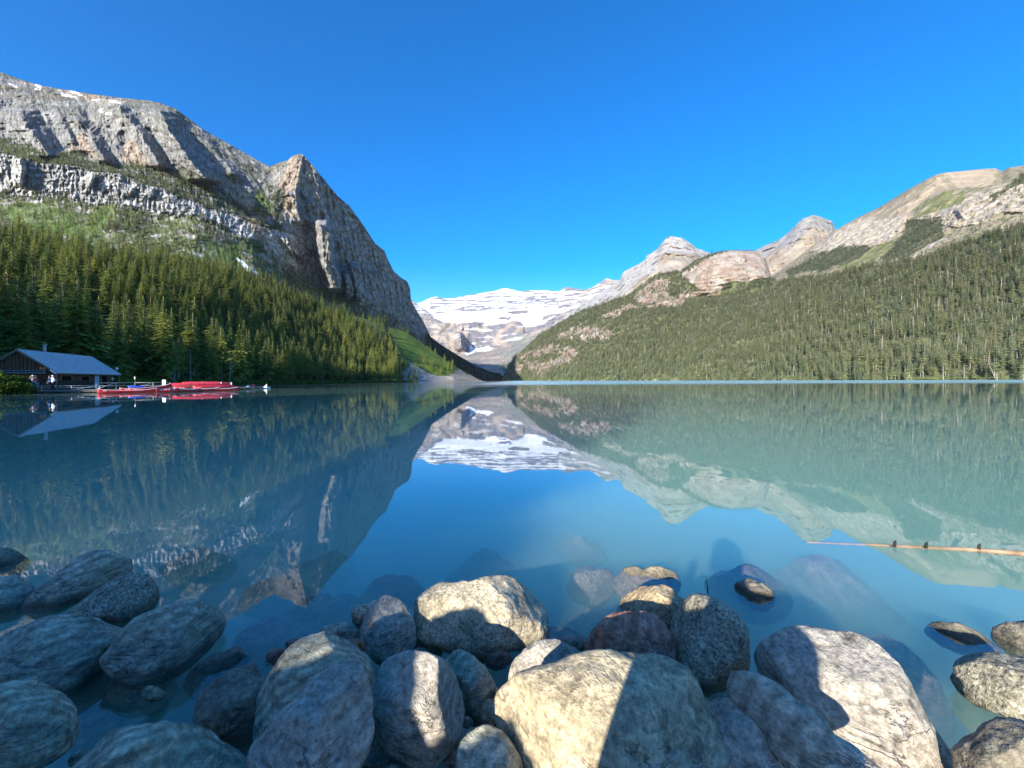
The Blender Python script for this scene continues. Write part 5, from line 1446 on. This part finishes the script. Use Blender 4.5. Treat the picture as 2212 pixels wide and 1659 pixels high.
# ------------------------------------------------------------------ boathouse
# local frame: origin at the front eave corner on the lake side, +y runs along the lake side away from the viewer, -x towards the land
e0 = P(122, 804, 48.8); ang = math.atan2(.41, .91)
BH = empty('boathouse', (e0[0], e0[1], .35), ang, 'log boathouse with blue grey shingle roof at the left edge of the lake', 'building')
HE, HR, LEN, WID = 2.12, 4.93, 15.8, 3.5      # eave, ridge, length, half width
def bhp(x, y, z): return (x, y, z)
ov = .0
# roof slopes (lake side and land side)
prism('roof', [(0, 0, HE), (0, LEN, HE), (-WID, LEN, HR), (-WID, 0, HR)], .12, M_roof, BH)
prism('roof', [(-2 * WID, 0, HE), (-WID, 0, HR), (-WID, LEN, HR), (-2 * WID, LEN, HE)], .12, M_roof, BH)
tube_obj('ridge_cap', [(-WID, -.02, HR + .1), (-WID, LEN + .02, HR + .1)], .07, M_greytrim, BH, 6)
# barge boards on the front gable and the eave fascia
bb = prism('barge_board', [(.02, -.04, HE - .12), (.02, -.04, HE + .12), (-WID, -.04, HR + .14), (-WID, -.04, HR - .12)], .06, M_trim, BH)
prism('barge_board', [(-2 * WID, -.04, HE - .12), (-2 * WID, -.04, HE + .12), (-WID, -.04, HR + .14), (-WID, -.04, HR - .12)], .06, M_trim, BH)
bt = prism('barge_board', [(.06, -.12, HE - .2), (.06, -.12, HE + .06), (-.52, -.12, HE + .50), (-.52, -.12, HE + .26)], .05, M_white, BH)
bt['label'] = 'white painted lower tip of the barge board'
box('fascia', (.02, LEN / 2, HE - .03), (.06, LEN, .2), M_trim, BH)
box('gutter', (.07, LEN / 2, HE + .06), (.05, LEN, .05), M_white, BH)
# log walls: lake side, set in from the eave
WX = -.75
openings = [(2.3, 4.6, 1.15, 1.75), (6.6, 8.7, .9, 1.75), (11.8, 13.5, .0, 1.95), (9.9, 11.2, 0.0, 2.0)]
nlog = 9
for i in range(nlog):
    z = .12 + i * .235
    segs = [(.35, LEN - .4)]
    for a, b, z0, z1 in openings:
        if z0 - .05 < z < z1 + .05:
            ns = []
            for s0, s1 in segs:
                if a > s0 and b < s1: ns += [(s0, a), (b, s1)]
                else: ns.append((s0, s1))
            segs = ns
    for s0, s1 in segs:
        tube_obj('log', [(WX, s0, z), (WX, s1, z)], .118, M_log_wall, BH, 8)
for i in range(nlog):
    z = .12 + i * .235
    if 3 <= i <= 6:
        for s0, s1 in ((-2 * WID + .7, -2.75), (-1.95, WX + .25)):
            tube_obj('log', [(s0, .42, z), (s1, .42, z)], .118, M_log_wall, BH, 8)
    else:
        tube_obj('log', [(-2 * WID + .7, .42, z), (WX + .25, .42, z)], .118, M_log_wall, BH, 8)
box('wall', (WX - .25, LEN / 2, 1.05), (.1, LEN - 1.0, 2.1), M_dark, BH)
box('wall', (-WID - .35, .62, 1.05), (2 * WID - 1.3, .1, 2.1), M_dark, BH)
box('wall', (-2 * WID + .6, LEN / 2, 1.05), (.2, LEN - 1.2, 2.1), M_log_wall, BH)
box('wall', (-WID - .3, LEN - .5, 1.05), (2 * WID - 1.2, .2, 2.1), M_log_wall, BH)
# window in the gable wall with frame
w = box('window', (-2.35, .5, .12 + 4.5 * .235), (.78, .06, .9), M_glassdk, BH)
for dx in (-.42, .42): box('frame', (dx, -.05, 0), (.09, .1, 1.0), M_trim, w)
for dz in (-.5, .5): box('frame', (0, -.05, dz), (.93, .1, .09), M_trim, w)
# openings on the lake side: two windows, a doorway, a pale blue door leaf
for a, b, z0, z1 in openings[:3]:
    nm = 'doorway' if z0 < .1 else 'window'
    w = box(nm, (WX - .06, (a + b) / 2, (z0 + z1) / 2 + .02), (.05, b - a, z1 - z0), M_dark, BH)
    for s in (-1, 1): box('frame', (.12, s * (b - a) / 2, 0), (.12, .12, z1 - z0 + .1), M_trim, w)
    box('frame', (.12, 0, (z1 - z0) / 2 + .05), (.12, b - a + .24, .12), M_trim, w)
dr = box('door', (WX + .05, 10.6, .98), (.07, 1.2, 1.95), M_blueboard, BH)
box('handle', (.06, .45, 0), (.05, .05, .2), M_trim, dr)
# lean-to panel on the front half of the lake side
box('shutter_panel', (WX + .22, 4.9, .62), (.06, 8.0, 1.15), simple_mat('brown_canvas', (.06, .045, .035), .9, .1), BH)
for yy in (.2, LEN - .3): tube_obj('corner_post', [(-.12, yy, -.1), (-.12, yy, HE - .05)], .08, M_trim, BH, 8)
# gable: vertical boards above a pent roof
for i in range(17):
    x = -.95 - i * .33
    zt = HR - .25 - abs(x + WID) * (HR - HE) / WID
    if zt > HE + .38: box('board', (x, .38 + .02 * (i % 2), (HE + .30 + zt) / 2), (.27, .05, zt - HE - .30), M_log_wall, BH)
prism('pent_roof', [(-.9, .42, HE + .26), (-2 * WID + .9, .42, HE + .26), (-2 * WID + .9, -.25, HE + .02), (-.9, -.25, HE + .02)], -.06, simple_mat('mossy_boards', (.07, .09, .08), .9), BH)
for i in range(15):
    box('rafter_end', (-1.15 - i * .34, .25, HE + .30), (.2, .2, .08), M_greytrim, BH)
box('beam', (-WID, -.27, HE + .0), (2 * WID - 1.7, .08, .1), M_greytrim, BH)
box('sign', (-WID - .35, .2, HE - .42), (3.0, .08, .5), M_orangesign, BH)
ch = tube_obj('chimney', [(-WID - .1, 5.2, HR - .3), (-WID - .1, 5.2, HR + 1.05)], .16, M_tin, BH, 12)
tube_obj('cap', [(-WID - .1, 5.2, HR + 1.05), (-WID - .1, 5.2, HR + 1.17)], .27, M_tin, ch, 12)
# round lamps
def lamp_obj(p, r, label, par=None):
    bm = bmesh.new(); bmesh.ops.create_uvsphere(bm, u_segments=16, v_segments=10, radius=r)
    me = bpy.data.meshes.new('globe'); bm.to_mesh(me); bm.free()
    for q in me.polygons: q.use_smooth = True
    root = empty('globe_lamp', p, 0, label, 'lamp')
    link('globe', me, M_white, root)
    tube_obj('stem', [(0, 0, -r - .25), (0, 0, -r * .8)], .03, M_rail, root, 6)
    return root
lamp_obj(P(252, 796.5, 61.5), .2, 'white round lamp above the far end of the boathouse roof')
gl_ = P(39, 779, 47.8)
lamp_obj(gl_, .13, 'small white round lamp on the front gable of the boathouse')
lamp_obj(P(243, 818, 60.5), .14, 'pale round lamp on the wall right of the boathouse doorway')

# ------------------------------------------------------------------ dock, deck planks, railings
def ground_pt(x, z, Y): 
    # picture column x at depth Y and height z
    X = (x - CX) / F * Y
    return np.array([X, Y, z])
DK = .35
dk = empty('dock', (0, 0, 0), 0, 'grey plank dock running from the boathouse towards the canoes', 'dock')
def deck_run(a, b, width, root):
    a = np.array(a); b = np.array(b); L = np.linalg.norm(b - a); d = (b - a) / L; nrm = np.array([-d[1], d[0]])
    n = max(1, int(L / .9)); yaw = math.atan2(d[1], d[0])
    me = box_me('plank', (L / n - .03, width, .06))
    me.materials.append(M_greytrim)
    for i in range(n):
        c = a + d * (i + .5) * L / n + nrm * width / 2
        o = bpy.data.objects.new('plank', me); COL.objects.link(o); o.parent = root
        o.location = (c[0], c[1], DK - .03); o.rotation_euler = (0, 0, yaw)
    c = (a + b) / 2 + nrm * width / 2
    box('beam', (c[0], c[1], DK - .17), (L, width - .15, .16), M_trim, root, (0, 0, yaw))
    for i in range(n // 3 + 2):
        c = a + d * min(L - .1, i * 2.7 + .1) + nrm * .15
        tube_obj('pile', [(c[0], c[1], -1.6), (c[0], c[1], DK - .12)], .09, M_trim, root, 8)
A0 = ground_pt(20, 0, 44.5)[:2]; A1 = ground_pt(215, 0, 48.5)[:2]; A2 = ground_pt(375, 0, 54.5)[:2]; A3 = ground_pt(500, 0, 60)[:2]; A4 = ground_pt(578, 0, 71)[:2]
deck_run(A0, A1, 2.3, dk); deck_run(A1, A2, 2.0, dk); deck_run(A2, A3, 2.4, dk); deck_run(A3, A4, 1.6, dk)
def railing(a, b, label, h=.85, off=1.9):
    a = np.array(a); b = np.array(b); L = np.linalg.norm(b - a); d = (b - a) / L; nrm = np.array([-d[1], d[0]]) * off
    r = empty('railing', (0, 0, 0), 0, label, 'railing')
    n = max(2, int(L / 1.9))
    q = lambda t, z: (a[0] + d[0] * L * t + nrm[0], a[1] + d[1] * L * t + nrm[1], z)
    for z in (DK + h, DK + h * .55): tube_obj('rail', [q(0, z), q(1, z)], .03, M_rail, r, 6)
    for i in range(n + 1): tube_obj('post', [q(i / n, DK), q(i / n, DK + h)], .035, M_rail, r, 6)
    for i in range(0, n, 2): tube_obj('brace', [q((i + .05) / n, DK + .05), q((i + .95) / n, DK + h)], .025, M_rail, r, 6)
railing(A1, (A1 + A2) / 2, 'grey metal railing on the dock nearest to the boathouse')
railing((A1 + A2) / 2, A2 + (A2 - A1) * .02, 'grey metal railing on the dock left of the canoe pile')
railing(A0, A1, 'low grey railing in front of the boathouse wall', .5, .1)

def sign_post(x, ybot, ytop, Y, w, label, hh=.55):
    p = ground_pt(x, DK, Y)
    top = P(x, ytop, Y)[2]
    r = empty('sign', tuple(p), 0, label, 'sign')
    tube_obj('post', [(0, 0, 0), (0, 0, top - DK - .05)], .04, M_rail, r, 6)
    box('board', (0, -.05, top - DK - hh / 2), (w, .05, hh), M_white, r)
    return r
sign_post(355, 0, 820.5, 55.5, .5, 'white upright board on a post at the middle of the dock', .95)

def bollard(x, Y, h, label):
    p = ground_pt(x, DK, Y)
    r = empty('post', tuple(p), 0, label, 'post')
    tube_obj('shaft', [(0, 0, 0), (0, 0, h)], .085, M_white, r, 10)
    tube_obj('cap', [(0, 0, h), (0, 0, h + .1)], [.11, .05], M_white, r, 10)
bollard(437, 56.6, .78, 'white post standing in front of the overturned canoes, leftmost of the three')
bollard(478, 58.4, .78, 'white post at the middle of the three by the overturned canoes')
bollard(500, 59.7, .75, 'white post at the right end of the overturned canoes')

# ------------------------------------------------------------------ canoes
def canoe_hull(L=5.2, Bm=.86, D=.36, rise=.26):
    n, m = 29, 13
    V = []
    for i in range(n):
        t = -1 + 2 * i / (n - 1)
        w = Bm / 2 * max(0.015, (1 - abs(t) ** 2.6))
        sheer = D + rise * abs(t) ** 3.2
        keel = .10 * abs(t) ** 6
        for j in range(m):
            a = math.pi * j / (m - 1)
            y = -math.cos(a) * w; z = sheer - (sheer - keel) * math.sin(a) ** .75
            V.append((t * L / 2 * (1 - .0 * abs(t)), y, z))
    Q = [(i * m + j, (i + 1) * m + j, (i + 1) * m + j + 1, i * m + j + 1) for i in range(n - 1) for j in range(m - 1)]
    me = mesh_np('hull', V, Q)
    bm = bmesh.new(); bm.from_mesh(me)
    bmesh.ops.solidify(bm, geom=bm.faces[:], thickness=.02)
    bmesh.ops.recalc_face_normals(bm, faces=bm.faces)
    bm.to_mesh(me); bm.free()
    gun = []
    for s in (-1, 1):
        pts = []
        for i in range(n):
            t = -1 + 2 * i / (n - 1); w = Bm / 2 * max(.015, (1 - abs(t) ** 2.6))
            pts.append((t * L / 2, s * w, D + rise * abs(t) ** 3.2))
        gun.append(pts)
    return me, gun
hull_me, guns = canoe_hull()
gun_me = []
for g in guns:
    V, Q, T = tube(g, .022, 6); me = mesh_np('gunwale', V, Q, T); me.materials.append(M_white); gun_me.append(me)
seat_me = box_me('seat', (.28, .62, .03)); seat_me.materials.append(M_trim)
thw_me = box_me('thwart', (.06, .84, .03)); thw_me.materials.append(M_trim)
hull_sunlit = hull_me.copy(); hull_me.materials.append(M_red); hull_sunlit.materials.append(M_red_sunlit)
patch_me = box_me('number_patch', (.30, .012, .14)); patch_me.materials.append(simple_mat('faded_pink_patch', (.75, .35, .38), .6))
def canoe(p, yaw, label, group, flip=False, pitch=0.0, roll=0.0, pink=False):
    r = empty('canoe', tuple(p), yaw, label, 'canoe', group)
    r.rotation_euler = (roll + (math.pi if flip else 0), pitch, yaw)
    link_shared('hull', hull_sunlit if pink else hull_me, r)
    for g in gun_me: link_shared('gunwale', g, r)
    for x in (-1.35, 1.45):
        s = link_shared('seat', seat_me, r); s.location = (x, 0, .27)
    s = link_shared('thwart', thw_me, r); s.location = (0, 0, .35)
    if not flip:
        for s_ in (-1, 1):
            for x in (-2.05, 1.9):
                q = link_shared('number_patch', patch_me, r); q.location = (x, s_ * .245, .36); q.rotation_euler = (0, 0, -s_ * .28 * (1 if x > 0 else -1))
    return r
def yaw_of(a, b): return math.atan2(b[1] - a[1], b[0] - a[0])
yd = yaw_of(A1, A2)
MG = 'red canoes moored along the dock'
canoe(ground_pt(278, -.06, 46.2), yd, 'red canoe moored side on below the boathouse end of the dock, leftmost afloat', MG)
canoe(ground_pt(318, .22, 50.2), yd + .1, 'red canoe with its bow raised on the dock, above the leftmost one', MG, pitch=-.10)
canoe(ground_pt(338, -.06, 49.3), yd, 'dark red canoe low in the water, second from the left along the dock', MG)
canoe(ground_pt(358, -.06, 47.8), yd + 1.0, 'red canoe seen end on, left of the pair pointing at the viewer', MG, pink=True)
canoe(ground_pt(382, -.06, 49.0), yd + 1.05, 'red canoe seen end on, right of the pair pointing at the viewer', MG, pink=True)
canoe(ground_pt(408, -.06, 50.3), yd + .8, 'red canoe turned aslant left below the overturned pile', MG)
canoe(ground_pt(428, -.06, 52.2), yd + .05, 'dark red canoe afloat right under the overturned pile', MG)
canoe(ground_pt(470, -.06, 54.2), yd - .02, 'dark red canoe afloat at the right end of the moored row', MG)
OG = 'overturned red canoes piled on racks'
canoe(ground_pt(416, 1.12, 55.6), yd, 'large overturned sunlit red canoe at the front left of the pile', OG, True, pink=True)
canoe(ground_pt(455, 1.18, 57.5), yd + .02, 'overturned sunlit red canoe behind and right of the front one', OG, True, pink=True)
canoe(ground_pt(464, .78, 57.2), yd, 'overturned dark red canoe on the lower right rack', OG, True)
canoe(ground_pt(424, .80, 56.8), yd, 'overturned dark red canoe under the front left pile', OG, True)
canoe(ground_pt(440, 1.30, 59.3), yd + .03, 'overturned sunlit red canoe at the top back of the pile', OG, True, pink=True)
rk = empty('canoe_rack', (0, 0, 0), 0, 'low timber rack under the overturned canoes', 'rack')
for t in (.12, .38, .62, .88):
    c = A2 + (A3 - A2) * t; d = (A3 - A2) / np.linalg.norm(A3 - A2); nn = np.array([-d[1], d[0]])
    a = c + nn * .3; b = c + nn * 2.3
    tube_obj('crossbar', [(a[0], a[1], .75), (b[0], b[1], .75)], .05, M_trim, rk, 6)
    for q in (a, b): tube_obj('leg', [(q[0], q[1], DK), (q[0], q[1], .75)], .05, M_trim, rk, 6)

# white boat with raised stern, red and white floats at the end of the dock
M_hullw = simple_mat('white_hull', (.85, .85, .83), .35, .5, .04)
n = 21
sec = []
for i in range(n):
    t = i / (n - 1)
    x = -1.3 + 2.6 * t
    w = .30 * math.sin(math.pi * min(1, t * 1.02 + .04)) ** .5 + .02
    top = .34 + .62 * max(0, (t - .72) / .28) ** 1.3 - .12 * (1 - t)
    bot = 0.02 + .10 * (1 - min(1, t * 5)) + .2 * max(0, (t - .9) / .1)
    th = .16 + .08 * t
    for j in range(12):
        a = 6.283 * j / 12
        sec.append((x, w * math.cos(a) * (1 if t < .75 else 1 - (t - .75) * 1.6), (top + bot) / 2 + (top - bot) / 2 * math.sin(a)))
Q = [(i * 12 + j, i * 12 + (j + 1) % 12, (i + 1) * 12 + (j + 1) % 12, (i + 1) * 12 + j) for i in range(n - 1) for j in range(12)]
T = [(0, j, j + 1) for j in range(1, 11)] + [((n - 1) * 12, (n - 1) * 12 + j + 1, (n - 1) * 12 + j) for j in range(1, 11)]
wb = empty('boat', tuple(ground_pt(560, -.05, 69.5)), .12, 'small white boat with a high curled stern at the end of the dock', 'boat')
link('hull', mesh_np('hull', sec, Q, T), M_hullw, wb)
box('seat', (-.3, 0, .36), (.22, .46, .04), M_trim, wb)
def ball(name, p, r, mat, label, cat, sq=1.0):
    bm = bmesh.new(); bmesh.ops.create_uvsphere(bm, u_segments=20, v_segments=12, radius=r)
    me = bpy.data.meshes.new('body'); bm.to_mesh(me); bm.free()
    for q in me.polygons: q.use_smooth = True
    root = empty(name, tuple(p), 0, label, cat)
    o = link('body', me, mat, root); o.scale = (1, 1, sq)
    tube_obj('ring', [(0, 0, r * sq * .95), (0, 0, r * sq + .07)], .04, M_rail, root, 8)
ball('buoy', ground_pt(547, .52, 69.8), .36, M_red_sunlit, 'round red float sitting on the white boat', 'float', .85)
ball('buoy', ground_pt(536, .36, 69.0), .30, M_white, 'round white float left of the red one at the dock end', 'float', .9)
box_ = empty('mooring_block', tuple(ground_pt(578, .1, 72)), 0, 'pale block floating right of the white boat', 'float')
box('body', (0, 0, .05), (.8, .5, .3), M_white, box_, None, .03); box('cleat', (0, 0, .22), (.2, .06, .06), M_rail, box_)
# blue kayak and paddle standing by the rail
kb = empty('kayak', tuple(ground_pt(296, .62, 50.8)), yd, 'short blue kayak stowed on the dock behind the raised red canoe', 'kayak')
M_blue = simple_mat('blue_plastic', (.04, .10, .55), .4, .5, .1)
V, Q, T = tube([(-.9, 0, .12), (-.75, 0, .05), (-.3, 0, 0), (.3, 0, 0), (.75, 0, .05), (.9, 0, .12)], [.03, .14, .24, .24, .14, .03], 12)
link('hull', mesh_np('hull', V, Q, T), M_blue, kb)
box('seat', (0, 0, .22), (.4, .3, .05), M_dark, kb)
pd = empty('paddle', tuple(ground_pt(293, DK, 51.2)), 0, 'white bladed paddle standing upright by the dock rail', 'paddle')
tube_obj('shaft', [(0, 0, 0), (-.06, 0, 1.25)], .018, M_trim, pd, 6)
tube_obj('blade', [(-.06, 0, 1.25), (-.07, 0, 1.4), (-.085, 0, 1.6), (-.09, 0, 1.66)], [.02, .075, .08, .03], M_white, pd, 8)

# ------------------------------------------------------------------ people
M_skin = simple_mat('skin', (.50, .32, .24), .6, .3, .08)
def skin_body(joints, edges, radii):
    me = bpy.data.meshes.new('body'); me.from_pydata(joints, edges, []); me.update()
    o = bpy.data.objects.new('body', me); COL.objects.link(o)
    md = o.modifiers.new('s', 'SKIN'); md.use_smooth_shade = True
    for i, rr_ in enumerate(radii):
        me.skin_vertices[0].data[i].radius = (rr_, rr_) if not hasattr(rr_, '__len__') else rr_
    me.skin_vertices[0].data[0].use_root = True
    o.modifiers.new('u', 'SUBSURF').levels = 2
    dg = bpy.context.evaluated_depsgraph_get(); dg.update()
    m2 = bpy.data.meshes.new_from_object(o.evaluated_get(dg))
    bpy.data.objects.remove(o)
    m2.name = 'body'
    return m2
def person(loc, yaw, label, shirt, pants, hair, pose='stand', scale=1.0, group=None, hat=None, sleeves=True):
    J = [(0, 0, .95), (0, 0, 1.12), (0, .01, 1.32), (0, 0, 1.46), (0, -.015, 1.53), (0, -.03, 1.62), (0, -.03, 1.72)]
    R = [(.15, .11), (.135, .10), (.165, .11), (.10, .08), (.055, .055), (.085, .10), (.072, .085)]
    E = [(0, 1), (1, 2), (2, 3), (3, 4), (4, 5), (5, 6)]
    for s in (-1, 1):
        k = len(J)
        if pose == 'crouch':
            J += [(s * .11, .0, .90), (s * .24, -.42, .80), (s * .20, -.20, .44), (s * .20, -.30, .40)]
        elif pose == 'walk':
            J += [(s * .09, 0, .88), (s * .10, -.10 - s * .12, .50), (s * .10, .04 - s * .26, .09), (s * .10, -.10 - s * .26, .05)]
        else:
            J += [(s * .09, 0, .88), (s * .10, -.02, .49), (s * .105, .02, .08), (s * .11, -.12, .045)]
        R += [.095, .066, .047, .038]; E += [(0, k), (k, k + 1), (k + 1, k + 2), (k + 2, k + 3)]
        k = len(J)
        if pose == 'crouch':
            J += [(s * .21, .0, 1.42), (s * .27, -.12, 1.16), (s * .12, -.30, 1.38)]
            hd = np.array([-s * .35, -.3, .85])
        elif pose == 'hold':
            J += [(s * .19, .0, 1.42), (s * .25, -.04, 1.14), (s * .12, -.26, 1.18)]; hd = np.array([-s * .5, -.7, .3])
        else:
            J += [(s * .19, .0, 1.42), (s * .245, .02, 1.13), (s * .25, -.10, .89)]; hd = np.array([0, -.25, -1])
        R += [.062, .045, .030]; E += [(3, k), (k, k + 1), (k + 1, k + 2)]
        # palm, four fingers, thumb
        hd = hd / np.linalg.norm(hd); w = np.array(J[k + 2]); side = np.cross(hd, [0, 1, 0]); side /= np.linalg.norm(side) + 1e-6
        kp = len(J); J.append(tuple(w + hd * .075)); R.append((.032, .018)); E.append((k + 2, kp))
        for q, (off, ln) in enumerate(((-.027, .066), (-.009, .076), (.009, .072), (.027, .056))):
            kf = len(J)
            J += [tuple(w + hd * (.085 + ln * .5) + side * off), tuple(w + hd * (.085 + ln) + side * off + np.array([0, -.012, 0]))]
            R += [.0085, .0075]; E += [(kp, kf), (kf, kf + 1)]
        kf = len(J); J += [tuple(w + hd * .055 - side * s * .045), tuple(w + hd * .09 - side * s * .06)]; R += [.0105, .009]; E += [(k + 2, kf), (kf, kf + 1)]
    if pose == 'crouch':
        R = [(a[0] * 1.45, a[1] * 1.3) if hasattr(a, '__len__') and i < 6 else (a * 1.45 if not hasattr(a, '__len__') and a > .028 else a) for i, a in enumerate(R)]
    if pose == 'crouch':       # seated on a boulder: drop the body
        J = [(x, y, z - .0) for x, y, z in J]
    me = skin_body(J, E, R)
    mp = simple_mat('trousers', pants, .9); mt = simple_mat('jacket', shirt, .85)
    for m in (mt, mp, M_skin): me.materials.append(m)
    z = np.array([p.center.z for p in me.polygons]); x = np.array([p.center.x for p in me.polygons]); y = np.array([p.center.y for p in me.polygons])
    mi = np.where(z < .98, 1, 0)
    mi = np.where((z > 1.50) & (np.abs(x) < .12) & (y > -.2), 2, mi)
    if pose == 'crouch': mi = np.where((y < -.2) & (z > 1.38), 2, np.where((y < -.1) & (z < 1.0), 1, mi))
    elif pose == 'hold': mi = np.where((y < -.22) & (z > 1.1), 2, mi)
    else: mi = np.where((np.abs(x) > .19) & (z < .93) & (z > .68), 2, np.where((np.abs(x) > .19) & (z > .9), 0, mi))
    me.polygons.foreach_set('material_index', mi.astype(np.int32))
    root = empty('person', tuple(loc), yaw, label, 'person', group); root.scale = (scale,) * 3
    link_shared('body', me, root)
    bm = bmesh.new(); bmesh.ops.create_uvsphere(bm, u_segments=18, v_segments=12, radius=.108)
    for v in bm.verts:
        v.co.z *= 1.08
        if v.co.y < -.045 and v.co.z < .05: v.co.y = -.045
    hm = bpy.data.meshes.new('hair'); bm.to_mesh(hm); bm.free()
    for q in hm.polygons: q.use_smooth = True
    o = link('hat' if hat else 'hair', hm, simple_mat('hat_cloth' if hat else 'hair', hat or hair, .9), root); o.location = (0, -.008, 1.70)
    if hat:
        V, Q, T = tube([(0, -.02, 1.70), (0, -.02, 1.715)], [.16, .15], 16); link('brim', mesh_np('brim', V, Q, T), simple_mat('hat_brim', hat, .9), root)
    bm = bmesh.new(); bmesh.ops.create_cone(bm, segments=6, radius1=.018, radius2=.008, depth=.05, cap_ends=True)
    nm = bpy.data.meshes.new('nose'); bm.to_mesh(nm); bm.free()
    o = link('nose', nm, M_skin, root); o.location = (0, -.14, 1.645)
    for s in (-1, 1):
        o = box('eye', (s * .034, -.125, 1.672), (.02, .012, .01), M_dark, root)
    return root
person(ground_pt(67, DK, 45.8), .6, 'person in a dark jacket nearest the leafy bush on the boathouse deck', (.03, .03, .05), (.02, .02, .03), (.05, .04, .03), hat=None)
person(ground_pt(71, DK, 45.2), 2.4, 'person in a grey jacket with a white cap among the group by the bush', (.30, .30, .33), (.03, .03, .05), (.1, .07, .05), 'hold', hat=(.7, .7, .7))
person(ground_pt(78, DK, 45.6), -2.2, 'person in blue trousers and dark red jacket, right of the group by the bush', (.12, .03, .04), (.06, .30, .42), (.06, .04, .03))
person(ground_pt(114, DK, 46.2), 2.9, 'person in a white jacket and dark trousers standing alone before the boathouse wall', (.75, .78, .78), (.02, .02, .03), (.05, .04, .03), 'hold', hat=(.65, .65, .68))
person(ground_pt(108, DK, 46.9), -1.2, 'person in a blue jacket standing behind the one in white', (.10, .20, .42), (.03, .03, .05), (.05, .04, .03))

# the photographer crouches right behind the camera; the phone is held in front of the face
px0, py0 = -.11, -.36
pg = person((px0, py0, -.42), math.pi, 'person crouching on the boulders behind the viewpoint, taking the picture', (.10, .12, .2), (.05, .06, .09), (.06, .04, .03), 'crouch', 1.0)

# ------------------------------------------------------------------ leafy bush at the left edge, undergrowth
def leaf_bush(name, centre, rx, ry, rz, n, size, mat, seed):
    r = np.random.RandomState(seed)
    d = r.normal(size=(n, 3)); d /= np.linalg.norm(d, axis=1)[:, None]
    rad = (.45 + .55 * r.rand(n) ** .4)[:, None]
    lump = 1 + .28 * fbm(d * 1.7 + seed, 3)[:, None]
    c = d * rad * lump * np.array([rx, ry, rz])
    c = c[c[:, 2] > -rz * .75]; n = len(c)
    a = r.normal(size=(n, 3)); a /= np.linalg.norm(a, axis=1)[:, None]
    b = np.cross(a, r.normal(size=(n, 3))); b /= np.linalg.norm(b, axis=1)[:, None]
    s = size * (.6 + .8 * r.rand(n, 1))
    V = np.stack([c - a * s, c + b * s * .42, c + a * s, c - b * s * .42], 1)
    k = np.arange(n)[:, None] * 4
    Q = k + np.array([[0, 1, 2, 3]])
    me = mesh_np(name, V.reshape(-1, 3), Q, None, smooth=False)
    at = me.attributes.new('tip', 'FLOAT', 'POINT'); at.data.foreach_set('value', np.repeat(r.rand(n), 4).astype(np.float32))
    return link(name, me, mat)
def bush(x, y, Y, rx, rz, label, seed, n=2600, size=.16):
    p = P(x, y, Y)
    r = empty('bush', tuple(p), 0, label, 'bush')
    o = leaf_bush('leaves', None, rx, rx * .8, rz, n, size, M_shrub, seed); o.parent = r; o.location = (0, 0, rz * .6)
    for i in range(5):
        a = i * 1.25
        tube_obj('stem', [(0, 0, -.3), (math.cos(a) * rx * .4, math.sin(a) * rx * .4, rz * .9)], [.04, .015], M_bark, r, 5)
bush(12, 848, 43.0, 2.1, 1.1, 'large leafy green bush with sunlit yellow tips at the left end of the deck', 5, 4200, .15)
bush(-30, 850, 42.0, 2.4, 1.5, 'leafy green bush cut by the left edge of the view', 6, 2600)
bush(50, 850, 43.4, 1.1, .8, 'low dark green bush drooping to the water beside the deck', 7, 1400, .12)

# shrubs along the shores (nobody could count them): leaf clumps scattered by geometry nodes
cl = leaf_bush('shrub_model', None, .5, .5, .5, 90, .16, M_shrub, 9)
COL.objects.unlink(cl)
pts = []
U = np.random.RandomState(5)
for i in range(1500):
    t = U.rand()
    x = 235 + (900 - 235) * t ** 1.2
    Y = np.interp(x, [a for a, b, c in shoreF], [c for a, b, c in shoreF]) * (1.006 + .05 * U.rand())
    yb = np.interp(x, [a for a, b, c in shoreF], [b for a, b, c in shoreF])
    q = P(x, yb, Y); q[2] = .2 + (Y - Y / 1.02) * .05
    pts.append(q)
forest_object('shore_shrubs', np.array(pts), U.uniform(1.2, 3.4, len(pts)), U, [cl], 'dark green undergrowth at the foot of the left forest')
pts = []
for i in range(2600):
    x = 1180 + (2240 - 1180) * U.rand() ** .8
    Y = np.interp(x, [a for a, b, c in shoreR], [c for a, b, c in shoreR]) * (1.004 + .03 * U.rand())
    q = P(x, 820, Y); q[2] = .4
    pts.append(q)
forest_object('shore_grass', np.array(pts), U.uniform(1.0, 2.6, len(pts)), U, [cl], 'low green shrubs along the right shoreline')
# driftwood on the right shore
for i, (x, lb) in enumerate(((2125, 'bleached driftwood log lying below the leaning dead tree'), (1740, 'pale driftwood log on the middle of the right shore'), (1990, 'pale driftwood log on the shore left of the leaning tree'))):
    Y = np.interp(x, [a for a, b, c in shoreR], [c for a, b, c in shoreR])
    p = np.array([(x - CX) / F * Y, Y, .3])
    o = tube_obj('driftwood', [p + [-5, 0, 0], p + [0, .3, .25], p + [5, .1, .1]], [.25, .4, .2], M_deadwood, None, 7); tag(o, lb, 'driftwood')

# ------------------------------------------------------------------ thin mountain air
k = NT('thin_haze')
pv = k.n('ShaderNodeVolumePrincipled')
pv.inputs['Color'].default_value = (.72, .84, 1.0, 1)
pv.inputs['Density'].default_value = 1.6e-5
pv.inputs['Anisotropy'].default_value = 0.2
k.l(pv.outputs[0], k.out.inputs['Volume'])
hb = box_me('haze', (13000, 9500, 1640))
hz = link('haze', hb, k.m); hz.location = (0, 4300, 810)
tag(hz, 'thin blue mountain haze', None, None, 'stuff')
